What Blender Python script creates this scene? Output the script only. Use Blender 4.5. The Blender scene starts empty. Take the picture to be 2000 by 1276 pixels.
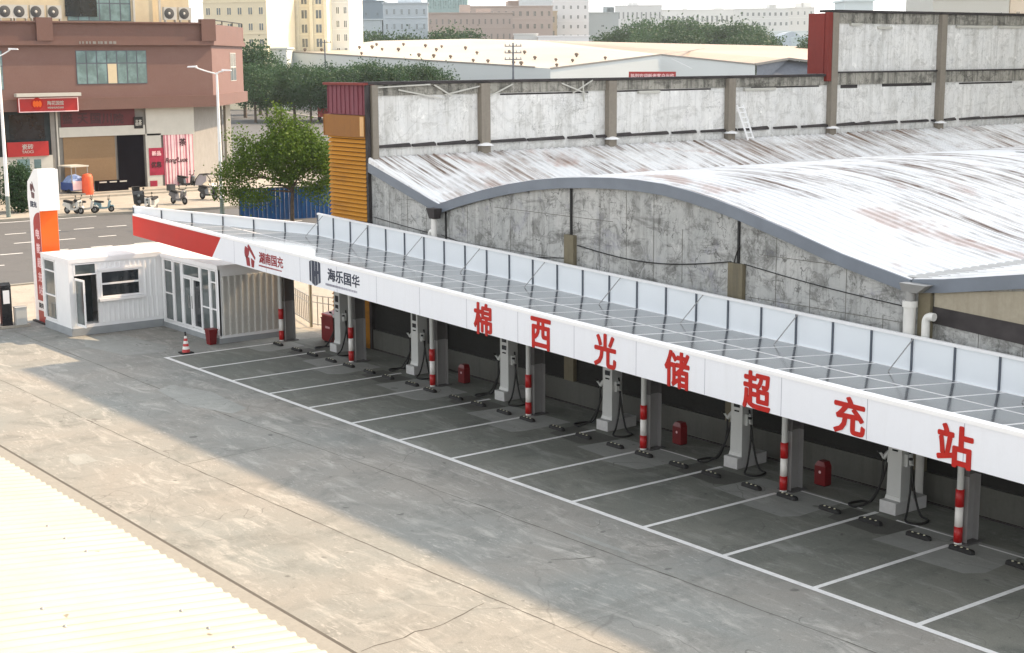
import bpy, bmesh, math, random
from mathutils import Vector, Matrix
random.seed(7)
rnd = random.random
sc = bpy.context.scene
COL = sc.collection

# ------------------------------------------------------------------ camera
CAM = Vector((50.9605, -22.6852, 10.7501))
YAW, PIT, ROL, F = 0.9219, 0.1764, -0.0069, 2939.3      # F in pixels of a 2000 px wide picture
fw = Vector((-math.sin(YAW)*math.cos(PIT), math.cos(YAW)*math.cos(PIT), -math.sin(PIT)))
r0 = Vector((math.cos(YAW), math.sin(YAW), 0)); u0 = r0.cross(fw)
rt = r0*math.cos(ROL) + u0*math.sin(ROL); up = -r0*math.sin(ROL) + u0*math.cos(ROL)
cam = bpy.data.cameras.new('camera'); camo = bpy.data.objects.new('camera', cam); COL.objects.link(camo)
cam.sensor_width = 36; cam.lens = F/2000*36; cam.clip_start = 0.1; cam.clip_end = 9000
M = Matrix.Identity(4)
for i in range(3):
    M[i][0], M[i][1], M[i][2], M[i][3] = rt[i], up[i], -fw[i], CAM[i]
camo.matrix_world = M
sc.camera = camo

# ------------------------------------------------------------------ light
SUN_EL, SUN_AX = math.radians(42.2), math.radians(10)   # sun stands towards +Y, a little to +X
SUN_DIR = Vector((math.sin(SUN_AX)*math.cos(SUN_EL), math.cos(SUN_AX)*math.cos(SUN_EL), math.sin(SUN_EL)))
world = bpy.data.worlds.new('World'); sc.world = world; world.use_nodes = True
nt = world.node_tree; nt.nodes.clear()
sky = nt.nodes.new('ShaderNodeTexSky'); sky.sky_type = 'NISHITA'; sky.sun_disc = False
sky.sun_elevation = SUN_EL; sky.sun_rotation = SUN_AX
sky.air_density = 1.0; sky.dust_density = 1.2; sky.ozone_density = 1.0; sky.altitude = 20
hs = nt.nodes.new('ShaderNodeHueSaturation'); hs.inputs['Saturation'].default_value = 0.15
bg_ = nt.nodes.new('ShaderNodeBackground'); bg_.inputs['Strength'].default_value = 0.15
wo = nt.nodes.new('ShaderNodeOutputWorld')
nt.links.new(sky.outputs[0], hs.inputs['Color']); nt.links.new(hs.outputs[0], bg_.inputs[0]); nt.links.new(bg_.outputs[0], wo.inputs[0])
sl = bpy.data.lights.new('sun', 'SUN'); sl.energy = 2.7; sl.angle = math.radians(0.25); sl.color = (1.0, 0.74, 0.49)
so = bpy.data.objects.new('sun', sl); COL.objects.link(so)
so.rotation_euler = SUN_DIR.to_track_quat('Z', 'Y').to_euler()
sc.view_settings.view_transform = 'Standard'; sc.view_settings.look = 'None'
sc.view_settings.exposure = 1.5; sc.view_settings.gamma = 1
sc.cycles.use_denoising = True

# ------------------------------------------------------------------ helpers
def ray(px, py):
    return fw + rt*((px-1000)/F) - up*((py-638)/F)
def on(px, py, axis, v):                      # world point where that sight line meets a plane
    d = ray(px, py); t = (v - CAM[axis])/d[axis]
    return CAM + d*t
def dep(px, py, d):
    return CAM + ray(px, py)*d

class MB:
    def __init__(s): s.v = []; s.f = []; s.m = []; s.mi = 0; s.sm = []
    def mat(s, i): s.mi = i; return s
    def add(s, vs, fs, smooth=False):
        b = len(s.v); s.v += [Vector(v) for v in vs]
        for f in fs: s.f.append([b+i for i in f]); s.m.append(s.mi); s.sm.append(smooth)
        return s
    def box(s, x0, x1, y0, y1, z0, z1):
        vs = [(x, y, z) for z in (z0, z1) for y in (y0, y1) for x in (x0, x1)]
        return s.add(vs, [(0,2,3,1), (4,5,7,6), (0,1,5,4), (2,6,7,3), (0,4,6,2), (1,3,7,5)])
    def hexa(s, b, t):                         # bottom quad, top quad (same order)
        return s.add(list(b)+list(t), [(3,2,1,0), (4,5,6,7), (0,1,5,4), (1,2,6,5), (2,3,7,6), (3,0,4,7)])
    def prism(s, poly, vec):                   # poly extruded along vec
        n = len(poly); vec = Vector(vec); a = [Vector(p) for p in poly]; b = [p+vec for p in a]
        return s.add(a+b, [tuple(range(n))[::-1], tuple(range(n, 2*n))] + [(i, (i+1) % n, n+(i+1) % n, n+i) for i in range(n)])
    def quad(s, *p): return s.add(p, [tuple(range(len(p)))])
    def bar(s, a, b, w, h=None, upv=(0, 0, 1)):
        a, b = Vector(a), Vector(b); h = h or w; d = (b-a).normalized(); upv = Vector(upv)
        if abs(d.dot(upv)) > .98: upv = Vector((0, 1, 0))
        x = d.cross(upv).normalized(); y = x.cross(d)
        c = [x*(-w/2)-y*(h/2), x*(w/2)-y*(h/2), x*(w/2)+y*(h/2), x*(-w/2)+y*(h/2)]
        return s.hexa([a+k for k in c], [b+k for k in c])
    def tube(s, pts, r, n=8, r2=None, cap=True):
        pts = [Vector(p) for p in pts]; rings = []; N = len(pts)
        px = None
        for i, p in enumerate(pts):
            d = (pts[min(i+1, N-1)]-pts[max(i-1, 0)]).normalized()
            if px is None:
                px = d.orthogonal().normalized()
            else:
                px = (px-d*px.dot(d)).normalized()
            py = d.cross(px); rr = r if r2 is None else r+(r2-r)*i/(N-1)
            rings.append([p+(px*math.cos(2*math.pi*k/n)+py*math.sin(2*math.pi*k/n))*rr for k in range(n)])
        vs = [q for g in rings for q in g]; fs = []
        for i in range(N-1):
            for k in range(n): fs.append((i*n+k, i*n+(k+1) % n, (i+1)*n+(k+1) % n, (i+1)*n+k))
        s.add(vs, fs, True)
        if cap:
            s.add(rings[0], [tuple(range(n))[::-1]]); s.add(rings[-1], [tuple(range(n))])
        return s
    def lathe(s, prof, c=(0, 0, 0), n=16, axis='Z'):
        c = Vector(c); vs = []
        for r, z in prof:
            for k in range(n):
                a = 2*math.pi*k/n; p = (r*math.cos(a), r*math.sin(a), z)
                if axis == 'Y': p = (p[0], p[2], p[1])
                if axis == 'X': p = (p[2], p[0], p[1])
                vs.append(c+Vector(p))
        fs = []
        for i in range(len(prof)-1):
            for k in range(n): fs.append((i*n+k, i*n+(k+1) % n, (i+1)*n+(k+1) % n, (i+1)*n+k))
        return s.add(vs, fs, True)
    def build(s, name, mats, parent=None, **kw):
        org = Vector((0, 0, 0))
        if parent is not None:
            r = parent
            while r.parent: r = r.parent
            org = r.location
        me = bpy.data.meshes.new(name)
        me.from_pydata([v-org for v in s.v], [], s.f)
        if not isinstance(mats, (list, tuple)): mats = [mats]
        for m in mats: me.materials.append(m)
        me.polygons.foreach_set('material_index', s.m)
        me.polygons.foreach_set('use_smooth', s.sm)
        me.update()
        bm = bmesh.new(); bm.from_mesh(me); bmesh.ops.recalc_face_normals(bm, faces=bm.faces); bm.to_mesh(me); bm.free()
        o = bpy.data.objects.new(name, me); COL.objects.link(o)
        if parent is not None: o.parent = parent
        for k, v in kw.items(): o[k] = v
        return o

def tag(o, label=None, cat=None, group=None, kind=None):
    if label: o['label'] = label
    if cat: o['category'] = cat
    if group: o['group'] = group
    if kind: o['kind'] = kind
    return o
def thing(name, label, cat, loc=(0, 0, 0), group=None):
    o = bpy.data.objects.new(name, None); COL.objects.link(o); o.location = loc; o.empty_display_size = .3
    return tag(o, label, cat, group)
def kids(o): return [c for c in list(bpy.data.objects) if c.parent == o]
KIDS = {}
def index_kids():
    KIDS.clear()
    for c in bpy.data.objects:
        if c.parent: KIDS.setdefault(c.parent.name, []).append(c)
def copy_tree(o, loc, rz=0, label=None, scale=None):
    index_kids()
    def rec(src, parent):
        c = src.copy(); COL.objects.link(c)
        if parent is not None: c.parent = parent
        for k in KIDS.get(src.name, []): rec(k, c)
        return c
    c = rec(o, None); c.location = loc; c.rotation_euler = (0, 0, rz)
    if scale: c.scale = (scale,)*3 if not isinstance(scale, tuple) else scale
    if label: c['label'] = label
    return c

# ------------------------------------------------------------------ materials
def new_mat(name):
    m = bpy.data.materials.new(name); m.use_nodes = True; nt = m.node_tree
    b = nt.nodes['Principled BSDF']; return m, nt, b
def N(nt, typ, **kw):
    n = nt.nodes.new(typ)
    for k, v in kw.items():
        if k in n.inputs: n.inputs[k].default_value = v
        else: setattr(n, k, v)
    return n
def rgb(c): return (c[0], c[1], c[2], 1)
def coords(nt, scale=(1, 1, 1), rot=(0, 0, 0), world=True):
    if world: g = nt.nodes.new('ShaderNodeNewGeometry'); src = g.outputs['Position']
    else: g = nt.nodes.new('ShaderNodeTexCoord'); src = g.outputs['Object']
    mp = nt.nodes.new('ShaderNodeMapping'); mp.inputs['Scale'].default_value = scale; mp.inputs['Rotation'].default_value = rot
    nt.links.new(src, mp.inputs['Vector']); return mp.outputs[0]
def noise(nt, vec, scale, detail=6, rough=.6, lo=.35, hi=.65, dist=0.0):
    n = N(nt, 'ShaderNodeTexNoise', Scale=scale, Detail=detail, Roughness=rough, Distortion=dist)
    nt.links.new(vec, n.inputs['Vector'])
    r = nt.nodes.new('ShaderNodeMapRange'); r.inputs[1].default_value = lo; r.inputs[2].default_value = hi; r.clamp = True
    nt.links.new(n.outputs[0], r.inputs[0]); return r.outputs[0]
def mixc(nt, fac, a, b, mode='MIX'):
    m = nt.nodes.new('ShaderNodeMix'); m.data_type = 'RGBA'; m.blend_type = mode
    for s, v in ((m.inputs[0], fac), (m.inputs[6], a), (m.inputs[7], b)):
        if isinstance(v, (int, float)): s.default_value = v
        elif isinstance(v, tuple): s.default_value = rgb(v) if len(v) == 3 else v
        else: nt.links.new(v, s)
    return m.outputs[2]
def math_(nt, op, a, b=None):
    m = nt.nodes.new('ShaderNodeMath'); m.operation = op
    for s, v in zip(m.inputs, (a, b)):
        if v is None: continue
        if isinstance(v, (int, float)): s.default_value = v
        else: nt.links.new(v, s)
    return m.outputs[0]
def bump(nt, b, h, strength=.3, dist=.02):
    n = N(nt, 'ShaderNodeBump', Strength=strength, Distance=dist); nt.links.new(h, n.inputs['Height']); nt.links.new(n.outputs[0], b.inputs['Normal'])

def ridge(nt, vec, scale, w=.01, detail=5, mlo=.5, mhi=.6, msc=.5):     # thin wandering crack lines, broken up by a mask
    n = N(nt, 'ShaderNodeTexNoise', Scale=scale, Detail=detail, Roughness=.55); nt.links.new(vec, n.inputs['Vector'])
    a = math_(nt, 'ABSOLUTE', math_(nt, 'SUBTRACT', n.outputs[0], .5))
    r = N(nt, 'ShaderNodeMapRange'); r.inputs[1].default_value = w*.35; r.inputs[2].default_value = w; r.inputs[3].default_value = 1; r.inputs[4].default_value = 0
    nt.links.new(a, r.inputs[0]); return math_(nt, 'MULTIPLY', r.outputs[0], noise(nt, vec, msc, 3, .6, mlo, mhi))
def plain(name, col, rough=.5, metal=0, var=.12, scale=1.5, spec=.5):
    m, nt, b = new_mat(name)
    v = coords(nt, world=False)
    f = noise(nt, v, scale, 5, .6, .3, .7)
    c = mixc(nt, f, tuple(x*(1-var) for x in col), tuple(min(1, x*(1+var)) for x in col))
    nt.links.new(c, b.inputs['Base Color'])
    b.inputs['Roughness'].default_value = rough; b.inputs['Metallic'].default_value = metal
    b.inputs['Specular IOR Level'].default_value = spec
    return m
def grimy(name, col, dirt, rough=.7, amt=.6, sx=3, sz=.25, scale=1.0, blot=.5, fv=1.0):   # vertical run-off streaks plus blotches
    m, nt, b = new_mat(name)
    v1 = coords(nt, (sx, sx, sz)); v2 = coords(nt)
    st = noise(nt, v1, 1.0*scale, 7, .65, .5, .72)
    bl = noise(nt, v2, .55*scale, 8, .7, .42, .72, .4)
    fine = noise(nt, v2, 9*scale, 4, .6, .3, .7)
    c = mixc(nt, fine, tuple(x*(1-.08*fv) for x in col), tuple(min(1, x*(1+.06*fv)) for x in col))
    c = mixc(nt, math_(nt, 'MULTIPLY', st, amt), c, dirt)
    c = mixc(nt, math_(nt, 'MULTIPLY', bl, blot), c, tuple((x+y)/2 for x, y in zip(col, dirt)))
    nt.links.new(c, b.inputs['Base Color']); b.inputs['Roughness'].default_value = rough
    if name != 'fascia_panel': bump(nt, b, fine, .25, .01)
    return m

def ground_mat(name, base, warm, pale, dark, streak_rot=0.0):
    m, nt, b = new_mat(name)
    v = coords(nt); va = coords(nt, (.35, 1.3, 1), (0, 0, streak_rot))
    big = noise(nt, v, .16, 6, .62, .36, .64, .5)
    c = mixc(nt, big, base, warm)
    mid = noise(nt, v, .55, 8, .68, .5, .7, 1.0)
    c = mixc(nt, math_(nt, 'MULTIPLY', mid, .7), c, dark)
    sw = noise(nt, va, 1.3, 10, .74, .52, .70, .7)         # trowel sweeps, pale scuffs
    c = mixc(nt, math_(nt, 'MULTIPLY', sw, .65), c, pale)
    sw2 = noise(nt, va, 4.6, 8, .76, .58, .74, .4)
    c = mixc(nt, math_(nt, 'MULTIPLY', sw2, .55), c, pale)
    g1 = noise(nt, va, 9, 8, .8, .54, .62); g2 = noise(nt, v, .8, 4, .6, .48, .58)
    c = mixc(nt, math_(nt, 'MULTIPLY', math_(nt, 'MULTIPLY', g1, g2), .55), c, pale)
    c = mixc(nt, math_(nt, 'MULTIPLY', noise(nt, coords(nt, (.9, .10, 1), (0, 0, 1.50)), 1.0, 5, .6, .57, .66), .32), c, dark)   # tyre tracks along the yard
    c = mixc(nt, math_(nt, 'MULTIPLY', ridge(nt, v, .12, .0012, 4, .46, .52, .2), .55), c, (.06, .055, .05))
    c = mixc(nt, math_(nt, 'MULTIPLY', noise(nt, v, 1.7, 2, .4, .73, .76), .6), c, tuple(x*.35 for x in dark))
    sp = noise(nt, v, 5.0, 3, .5, .66, .72)
    c = mixc(nt, math_(nt, 'MULTIPLY', sp, .4), c, tuple(x*.5 for x in dark))
    fine = noise(nt, v, 40, 3, .6, .3, .7)
    c = mixc(nt, .12, c, mixc(nt, fine, (.1, .1, .1), (.6, .58, .54)))
    # hairline cracks
    n2 = N(nt, 'ShaderNodeTexNoise', Scale=.7, Detail=5); nt.links.new(v, n2.inputs['Vector'])
    vm = nt.nodes.new('ShaderNodeVectorMath'); vm.operation = 'MULTIPLY_ADD'
    vm.inputs[1].default_value = (.9, .9, 0); nt.links.new(n2.outputs['Color'], vm.inputs[0]); nt.links.new(v, vm.inputs[2])
    vo = nt.nodes.new('ShaderNodeTexVoronoi'); vo.feature = 'DISTANCE_TO_EDGE'; vo.inputs['Scale'].default_value = .16
    nt.links.new(vm.outputs[0], vo.inputs['Vector'])
    cr = N(nt, 'ShaderNodeMapRange'); cr.inputs[1].default_value = .0008; cr.inputs[2].default_value = .003
    cr.inputs[3].default_value = 1; cr.inputs[4].default_value = 0
    nt.links.new(vo.outputs['Distance'], cr.inputs[0])
    crm = math_(nt, 'MULTIPLY', cr.outputs[0], noise(nt, v, .3, 2, .5, .5, .6))
    c = mixc(nt, math_(nt, 'MULTIPLY', crm, .25), c, (.06, .055, .05))
    nt.links.new(c, b.inputs['Base Color'])
    b.inputs['Roughness'].default_value = .78; b.inputs['Specular IOR Level'].default_value = .35
    bump(nt, b, fine, .15, .01)
    return m

MT = {}
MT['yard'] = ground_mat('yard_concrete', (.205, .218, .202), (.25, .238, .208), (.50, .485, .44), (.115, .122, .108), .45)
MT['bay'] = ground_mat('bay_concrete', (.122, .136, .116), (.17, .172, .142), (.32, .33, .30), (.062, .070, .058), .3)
MT['patch_pale'] = ground_mat('patch_concrete', (.29, .30, .28), (.26, .27, .245), (.40, .40, .37), (.20, .205, .185), 0)
MT['patch_dark'] = ground_mat('damp_patch', (.075, .078, .065), (.06, .063, .052), (.10, .10, .09), (.04, .042, .035), 0)
MT['land'] = ground_mat('far_ground', (.24, .235, .22), (.2, .2, .18), (.3, .3, .27), (.14, .15, .13))
MT['asphalt'] = ground_mat('asphalt', (.062, .066, .070), (.072, .075, .077), (.10, .10, .10), (.045, .048, .05), .8)
MT['pave'] = ground_mat('pavement', (.36, .33, .27), (.33, .30, .25), (.46, .43, .36), (.22, .2, .17))
MT['kerb'] = grimy('kerb_stone', (.27, .26, .225), (.2, .19, .17), amt=.4)
MT['line'] = grimy('road_paint', (.78, .78, .76), (.3, .3, .28), amt=.35, sx=2, sz=2, blot=.35)
MT['joint'] = plain('joint_filler', (.085, .078, .066), .9)
MT['joint2'] = plain('joint_filler_worn', (.12, .115, .10), .9, var=.4, scale=3)
MT['white'] = plain('white_paint', (.80, .81, .83), .35, var=.04)
MT['whitetrim'] = plain('white_aluminium', (.86, .86, .86), .3, var=.03)
MT['fascia'] = None
MT['red'] = plain('fascia_red', (.47, .014, .007), .55, var=.05, spec=.3)
MT['letter'] = plain('letter_red', (.44, .014, .008), .6, var=.15, scale=4, spec=.3)
MT['darkred'] = plain('logo_red', (.26, .006, .014), .5)
MT['navy'] = plain('logo_navy', (.02, .03, .06), .5)
MT['greytext'] = plain('small_print', (.3, .3, .36), .5)
MT['steel'] = plain('dark_steel', (.10, .115, .14), .45, .3)
MT['galv'] = plain('galvanised_steel', (.30, .30, .29), .5, .3)
MT['column'] = plain('column_grey', (.105, .10, .10), .5, .1, var=.08)
MT['columnlow'] = plain('column_base_grey', (.27, .265, .26), .5, .1, var=.08)
MT['polered'] = plain('pole_red', (.42, .007, .008), .4)
MT['polewhite'] = plain('pole_white', (.8, .78, .74), .4)
MT['black'] = plain('black_rubber', (.008, .008, .008), .7)
MT['blackgloss'] = plain('black_gloss', (.012, .013, .016), .15)
MT['reflector'] = plain('reflector_yellow', (.85, .82, .6), .4)
MT['charger'] = plain('charger_shell', (.52, .53, .51), .35, var=.05)
MT['plinth'] = plain('charger_plinth', (.5, .5, .49), .7, var=.12, scale=4)
MT['firered'] = plain('fire_red', (.16, .003, .006), .4, var=.2)
MT['orange'] = plain('orange_panel', (.75, .115, .002), .4, var=.06)
MT['stripred'] = plain('strip_red', (.34, .012, .006), .45)
MT['blue'] = plain('hoarding_blue', (.005, .09, .28), .5, var=.25, scale=.8)
MT['bark'] = plain('bark', (.09, .065, .045), .9, var=.4, scale=6)
MT['rustred'] = grimy('oxide_red_sheet', (.19, .022, .015), (.10, .018, .014), amt=.4)
MT['plum'] = grimy('plum_sheet', (.17, .035, .05), (.26, .13, .16), amt=.5, sx=2.2, sz=.1)
MT['ochre'] = grimy('ochre_sheet', (.26, .105, .014), (.18, .07, .014), amt=.5)
MT['yellow'] = grimy('yellow_slat', (.50, .215, .006), (.22, .085, .006), amt=.55, sx=.4, sz=2.5)
MT['greytrim'] = plain('grey_trim', (.155, .18, .215), .45, var=.12, scale=.8)
MT['pipe'] = plain('pvc_pipe', (.72, .71, .67), .35, var=.1)
MT['wall'] = None
MT['brick'] = grimy('brown_tile', (.165, .088, .072), (.22, .14, .12), amt=.25, sx=.5, sz=1, blot=.35)
MT['brickband'] = grimy('brown_band', (.15, .078, .062), (.09, .055, .045), amt=.3, sx=.6, sz=.5, blot=.3)
MT['cream'] = plain('cream_render', (.58, .49, .33), .8, var=.05)
MT['greyrender'] = plain('grey_render', (.22, .212, .195), .8, var=.1)
MT['tile'] = plain('white_cladding', (.50, .49, .44), .5, var=.05)
MT['shopdark'] = plain('shop_dark', (.022, .03, .033), .7, var=.3, spec=.2)
MT['shopblack'] = plain('shop_interior', (.006, .005, .008), .95, spec=.05)
MT['maroon'] = plain('signboard_maroon', (.09, .009, .014), .5, var=.1)
MT['signred'] = plain('signboard_red', (.38, .02, .02), .4, var=.1)
MT['signdark'] = plain('sign_dark_letter', (.04, .008, .012), .5)
MT['shutter'] = grimy('roller_shutter_tan', (.22, .14, .07), (.17, .10, .045), amt=.3, sx=.2, sz=4)
MT['pink'] = plain('pink_curtain', (.55, .20, .24), .6, var=.12, scale=1)
MT['pinklight'] = plain('pink_stripe', (.85, .60, .60), .6)
MT['magenta'] = plain('poster_magenta', (.30, .008, .04), .5, var=.25, scale=3)
MT['gatepink'] = plain('gate_pink', (.40, .14, .11), .5, var=.2)

def glass_mat(name, col, rough=.08, spec=.8):
    m, nt, b = new_mat(name); v = coords(nt)
    f = noise(nt, v, .8, 4, .6, .4, .6)
    c = mixc(nt, f, tuple(x*.75 for x in col), tuple(x*1.2 for x in col))
    nt.links.new(c, b.inputs['Base Color']); b.inputs['Roughness'].default_value = rough
    b.inputs['Specular IOR Level'].default_value = spec
    return m
MT['glass'] = glass_mat('window_glass', (.10, .12, .12))
MT['glassteal'] = glass_mat('teal_glass', (.17, .26, .26), .2)
MT['glassdark'] = glass_mat('dark_glass', (.02, .025, .03))
MT['pv'] = glass_mat('solar_glass', (.085, .09, .09), .11, .75)
MT['cabin'] = plain('cabin_white', (.86, .87, .87), .4, var=.03)
MT['cabin_plinth'] = plain('cabin_plinth', (.30, .32, .33), .7, var=.1)
MT['board'] = plain('parapet_panel', (.80, .84, .865), .4, var=.025, scale=.5)

MT['fascia'] = grimy('fascia_panel', (.80, .825, .87), (.55, .55, .54), rough=.35, amt=.12, sx=5, sz=.5, blot=.0, fv=.12)
def wall_mat(name, c1, c2, dark, slab=1.2, drip=.42, band=None, blue=.35, crk=.45, blot=.6):
    """cast concrete slabs: vertical joints, run-off streaks, damp blotches, cracks"""
    m, nt, b = new_mat(name); v = coords(nt)
    vs = coords(nt, (2.4, 2.4, .22)); vf = coords(nt, (9, 9, .5))
    f = noise(nt, v, .35, 8, .7, .38, .62, .6); c = mixc(nt, f, c1, c2)
    br = nt.nodes.new('ShaderNodeTexNoise'); br.inputs['Scale'].default_value = 1.0
    st = noise(nt, vs, 1.0, 8, .7, .48, .66, .3); c = mixc(nt, math_(nt, 'MULTIPLY', st, drip), c, dark)
    st2 = noise(nt, vf, 1.0, 5, .6, .56, .70); c = mixc(nt, math_(nt, 'MULTIPLY', st2, drip*.7), c, tuple(x*.7 for x in dark))
    bl = noise(nt, v, 1.5, 10, .78, .50, .60, .8); c = mixc(nt, math_(nt, 'MULTIPLY', bl, blot), c, dark)
    b5 = noise(nt, coords(nt, (.5, .5, 2.2)), 1.0, 8, .75, .56, .64, .6); c = mixc(nt, math_(nt, 'MULTIPLY', b5, blot*.8), c, tuple(x*.6 for x in dark))
    bb = noise(nt, v, .8, 7, .72, .55, .68, 1.0); c = mixc(nt, math_(nt, 'MULTIPLY', bb, blue), c, (.20, .20, .29))
    pl = noise(nt, v, 1.9, 6, .7, .6, .68, .6); c = mixc(nt, math_(nt, 'MULTIPLY', pl, .6), c, tuple(min(1, x*1.25) for x in c2))
    # cracks
    n2 = N(nt, 'ShaderNodeTexNoise', Scale=1.6, Detail=6); nt.links.new(v, n2.inputs['Vector'])
    vm = nt.nodes.new('ShaderNodeVectorMath'); vm.operation = 'MULTIPLY_ADD'; vm.inputs[1].default_value = (.55, .55, .55)
    nt.links.new(n2.outputs['Color'], vm.inputs[0]); nt.links.new(v, vm.inputs[2])
    vo = nt.nodes.new('ShaderNodeTexVoronoi'); vo.feature = 'DISTANCE_TO_EDGE'; vo.inputs['Scale'].default_value = .55
    nt.links.new(vm.outputs[0], vo.inputs['Vector'])
    cr = N(nt, 'ShaderNodeMapRange'); cr.inputs[1].default_value = .002; cr.inputs[2].default_value = .012
    cr.inputs[3].default_value = 1; cr.inputs[4].default_value = 0
    nt.links.new(vo.outputs['Distance'], cr.inputs[0])
    crm = math_(nt, 'MULTIPLY', cr.outputs[0], noise(nt, v, .6, 2, .5, .45, .6))
    c = mixc(nt, math_(nt, 'MULTIPLY', crm, crk), c, (.035, .035, .03))
    c = mixc(nt, math_(nt, 'MULTIPLY', ridge(nt, v, .8, .006, 4, .45, .52), crk*1.4), c, (.03, .03, .026))
    c = mixc(nt, math_(nt, 'MULTIPLY', ridge(nt, coords(nt, (1.1, 1.1, .5)), 2.2, .008, 6, .5, .56, .8), crk*1.3), c, (.045, .045, .04))
    sc_ = noise(nt, coords(nt, (3, 3, 2)), 2.2, 8, .8, .55, .60); sm = noise(nt, v, .45, 3, .6, .46, .56)
    c = mixc(nt, math_(nt, 'MULTIPLY', math_(nt, 'MULTIPLY', sc_, sm), blot), c, tuple(x*.75 for x in dark))
    if band:                                    # near-black band between two heights, painting in the darkness under the canopy
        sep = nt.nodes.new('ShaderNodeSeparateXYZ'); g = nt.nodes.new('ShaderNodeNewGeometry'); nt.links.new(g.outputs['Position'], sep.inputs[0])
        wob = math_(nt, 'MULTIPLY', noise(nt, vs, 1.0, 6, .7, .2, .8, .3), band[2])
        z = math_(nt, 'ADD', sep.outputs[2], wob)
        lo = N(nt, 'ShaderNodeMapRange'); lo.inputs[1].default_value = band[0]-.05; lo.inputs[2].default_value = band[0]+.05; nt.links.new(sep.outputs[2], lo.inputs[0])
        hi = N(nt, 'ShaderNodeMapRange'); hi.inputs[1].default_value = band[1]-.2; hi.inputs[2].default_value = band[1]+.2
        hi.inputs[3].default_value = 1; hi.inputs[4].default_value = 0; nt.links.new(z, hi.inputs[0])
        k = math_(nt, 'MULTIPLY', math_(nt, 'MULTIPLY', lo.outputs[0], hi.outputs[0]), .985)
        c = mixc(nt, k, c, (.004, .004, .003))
    nt.links.new(c, b.inputs['Base Color']); b.inputs['Roughness'].default_value = .85
    bump(nt, b, bl, .3, .02)
    return m
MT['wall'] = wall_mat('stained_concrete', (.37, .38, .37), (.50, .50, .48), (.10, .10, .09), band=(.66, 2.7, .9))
MT['wallhigh'] = wall_mat('parapet_plaster', (.70, .70, .68), (.80, .79, .76), (.30, .29, .25), drip=.38, blue=.1, crk=.2, blot=.32)
MT['wallgrime'] = wall_mat('grimy_beam', (.30, .29, .25), (.40, .38, .33), (.05, .048, .04), drip=.9, blue=0)
MT['pillar'] = grimy('pillar_concrete', (.24, .21, .17), (.13, .115, .09), amt=.5)
MT['pilaster'] = grimy('pilaster_concrete', (.17, .145, .09), (.04, .04, .035), amt=.7, sx=3)
MT['cap'] = plain('bitumen_cap', (.035, .03, .03), .8, var=.5)

def roof_mat():
    m, nt, b = new_mat('painted_sheet_roof'); v = coords(nt)
    vr = coords(nt, (.22, 5.5, .22)); vr2 = coords(nt, (.35, 2.7, .3))
    c = mixc(nt, noise(nt, v, .2, 5, .6, .35, .65), (.72, .73, .735), (.84, .84, .83))
    pat = noise(nt, v, .17, 5, .62, .46, .56, .3)
    stk = noise(nt, vr, 1.0, 6, .7, .46, .60)
    c = mixc(nt, math_(nt, 'MULTIPLY', math_(nt, 'MULTIPLY', pat, stk), .95), c, (.13, .075, .045))
    pat2 = noise(nt, v, .3, 4, .6, .60, .68, .5)
    c = mixc(nt, math_(nt, 'MULTIPLY', pat2, .55), c, (.36, .19, .13))
    sp_ = nt.nodes.new('ShaderNodeSeparateXYZ'); gg = nt.nodes.new('ShaderNodeNewGeometry'); nt.links.new(gg.outputs['Position'], sp_.inputs[0])
    west = N(nt, 'ShaderNodeMapRange'); west.inputs[1].default_value = 9.5; west.inputs[2].default_value = 6.5; west.inputs[3].default_value = 0; west.inputs[4].default_value = 1; nt.links.new(sp_.outputs[0], west.inputs[0])
    wk = math_(nt, 'MULTIPLY', west.outputs[0], math_(nt, 'MULTIPLY', noise(nt, vr, .8, 6, .7, .44, .58), noise(nt, v, .26, 5, .65, .46, .58)))   # the older strip beside the tall wall is the rustiest
    c = mixc(nt, math_(nt, 'MULTIPLY', wk, .8), c, (.20, .125, .08))
    gr = noise(nt, vr2, 1.0, 6, .7, .56, .70)
    c = mixc(nt, math_(nt, 'MULTIPLY', gr, .45), c, (.27, .27, .27))
    bk = math_(nt, 'MULTIPLY', noise(nt, vr, .9, 3, .5, .66, .70), noise(nt, v, .5, 3, .5, .6, .64))
    c = mixc(nt, math_(nt, 'MULTIPLY', bk, .8), c, (.05, .045, .04))
    nt.links.new(c, b.inputs['Base Color']); b.inputs['Roughness'].default_value = .38; b.inputs['Specular IOR Level'].default_value = .6
    return m
MT['roof'] = roof_mat()
def near_roof_mat():
    m, nt, b = new_mat('cream_sheet'); v = coords(nt)
    sep = nt.nodes.new('ShaderNodeSeparateXYZ'); g = nt.nodes.new('ShaderNodeNewGeometry'); nt.links.new(g.outputs['Position'], sep.inputs[0])
    fr = math_(nt, 'FRACT', math_(nt, 'DIVIDE', math_(nt, 'SUBTRACT', sep.outputs[0], 8.125), .235))
    ln = N(nt, 'ShaderNodeMapRange'); ln.inputs[1].default_value = .0; ln.inputs[2].default_value = .16; ln.inputs[3].default_value = 1; ln.inputs[4].default_value = 0; nt.links.new(fr, ln.inputs[0])
    c = mixc(nt, noise(nt, v, .6, 5, .6, .35, .65), (.39, .37, .29), (.45, .43, .345))
    c = mixc(nt, math_(nt, 'MULTIPLY', ln.outputs[0], noise(nt, coords(nt, (.8, .3, 1)), 1.0, 5, .6, .3, .7)), c, (.24, .21, .14))
    c = mixc(nt, math_(nt, 'MULTIPLY', noise(nt, coords(nt, (4, .35, 1)), 1.0, 6, .7, .60, .74), .5), c, (.28, .25, .18))
    c = mixc(nt, math_(nt, 'MULTIPLY', noise(nt, v, 3.0, 3, .5, .74, .77), .8), c, (.12, .10, .07))
    nt.links.new(c, b.inputs['Base Color']); b.inputs['Roughness'].default_value = .5; return m
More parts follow.
